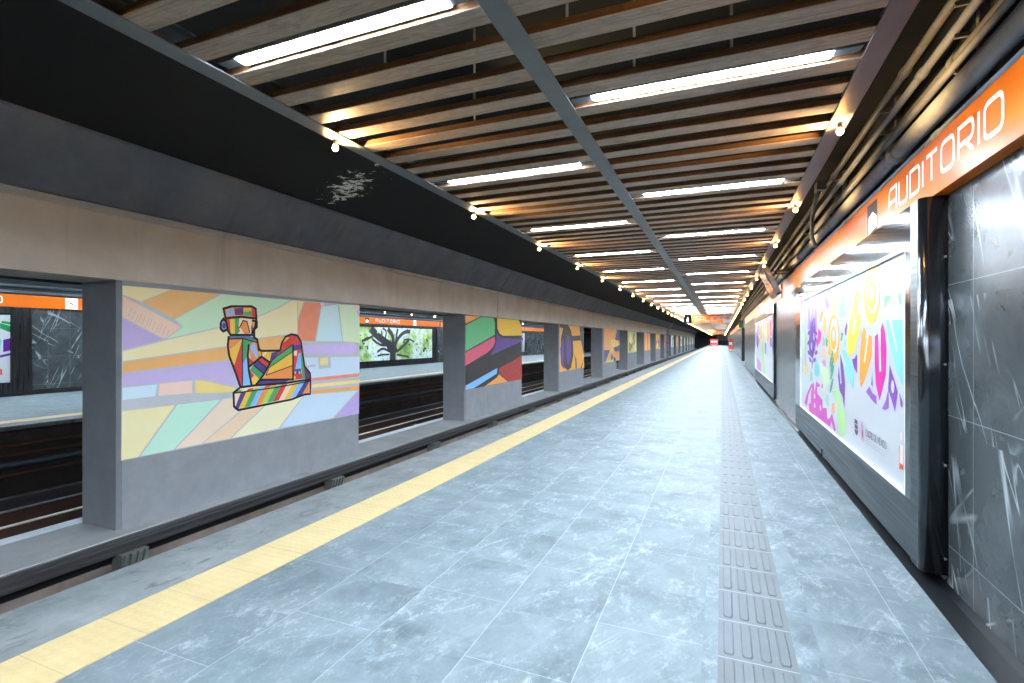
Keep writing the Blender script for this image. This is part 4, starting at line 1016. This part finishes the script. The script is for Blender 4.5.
r = empty('hanging_sign', (0, 32.0, 0), 'black hanging sign with a white drop shape left of the orange exit sign', 'sign')
MB().box(-2.10, -1.67, -.05, .05, 2.72, 3.22, b=.005).build('panel', SBLK, r)
a = Art((0, -.05, 0), (1, 0, 0), (0, 0, 1), (0, -1, 0), .001)
a.poly([(-1.93, 2.80), (-1.85, 2.80), (-1.83, 2.92), (-1.86, 3.02), (-1.88, 3.12), (-1.90, 3.02), (-1.95, 2.92)], 'b0b0b0'); a.done('pictogram', r)
MB().tube([(-1.9, 0, 3.22), (-1.9, 0, ZS)], .012, 6).build('hanger', ALU, r)
r = empty('emergency_sign', (1.45, 44.6, 2.72), 'small green emergency sign near the exit opening on the right', 'sign')
MB().box(-.2, .2, -.03, .03, -.02, .34, b=.005).build('panel', GREEN, r)
MB().box(-.02, .02, -.02, .02, .34, 1.6).build('hanger', PIPE, r)

# barriers and the far end
def barrier(x, y, w, h, lb, d=.45):
    r = empty('barrier', (x, y, 0), lb, 'barrier', 'red barriers at the far end')
    prof = [(-d / 2, 0), (d / 2, 0), (d / 2, h * .18), (d * .22, h * .4), (d * .18, h), (-d * .18, h), (-d * .22, h * .4), (-d / 2, h * .18)]
    MB().ext(prof, 'x', -w / 2, w / 2).build('body', REDP, r)
    MB().box(-w * .4, w * .4, -d * .25, -d * .2, h * .52, h * .72).build('white_stripe', WHITE, r)
    MB().box(-w * .4, w * .4, -d * .51, -d * .2, h * .05, h * .16).build('foot_band', WHITE, r)
barrier(-2.02, 150, 2.0, 2.0, 'red barrier with a white stripe across the far end of the platform')
barrier(1.2, 84, .52, 1.9, 'narrow red and white barrier standing by the far right wall')
o = MB().box(-1.6, 1.5, Y1 - .12, Y1 - .002, 1.6, 3.0).build('notice_board', plain('pale_board', 'b9c4cc', .4)); tag(o, 'pale board on the dark end wall of the platform', 'board')

# overall reflectance of the larger surfaces
for nm, k in {'bluish_stone_tile': .93, 'grey_guide_tile': .82, 'yellow_tactile': .82, 'worn_platform_edge': .86, 'slat_wood': .84, 'slat_wood_side': .84, 'orange_enamel': .82,
              'white_poster': .88, 'dark_veined_stone': .8, 'grey_painted_steel': .8, 'mauve_painted_steel': .75, 'pillar_grey': .9, 'ledge_grey': .88, 'channel_grey': .8,
              'sooty_pipe_paint': 2.3, 'grey_pipe_paint': 1.9, 'blue_grey_pipe_paint': 1.5, 'brushed_steel_rail': .8, 'brushed_steel_upright': .8, 'satin_steel_panel': .85,
              'tree_photo_print': .8, 'sign_white': .8, 'black_painted_ceiling': .95, 'black_granite': .8}.items():
    m = MATS[nm]; nt = m.node_tree; b = nt.nodes['Principled BSDF']; sk = b.inputs['Base Color']
    mx = nt.nodes.new('ShaderNodeMix'); mx.data_type = 'RGBA'; mx.blend_type = 'MULTIPLY'; mx.inputs[0].default_value = 1
    if sk.is_linked: nt.links.new(sk.links[0].from_socket, mx.inputs[6])
    else: mx.inputs[6].default_value = sk.default_value
    mx.inputs[7].default_value = (k, k, k, 1); nt.links.new(mx.outputs[2], sk)

# ---------------------------------------------------------------- camera, world, view
cam = bpy.data.cameras.new('camera'); co = bpy.data.objects.new('camera', cam); COL.objects.link(co)
co.location = (0, 0, EYE); co.rotation_euler = (math.pi / 2, 0, YAW); cam.sensor_width = 36; cam.lens = 36 * F / W
cam.shift_y = -1.5 / W; cam.clip_start = .05; cam.clip_end = 400
S.camera = co
w = bpy.data.worlds.new('world'); S.world = w; w.use_nodes = True
w.node_tree.nodes['Background'].inputs[0].default_value = (0, 0, 0, 1); w.node_tree.nodes['Background'].inputs[1].default_value = 0
vs = S.view_settings; vs.view_transform = 'Standard'; vs.look = 'None'; vs.exposure = 3.6; vs.gamma = 1.0; vs.use_curve_mapping = False
S.cycles.max_bounces = 6; S.cycles.diffuse_bounces = 4; S.cycles.glossy_bounces = 3
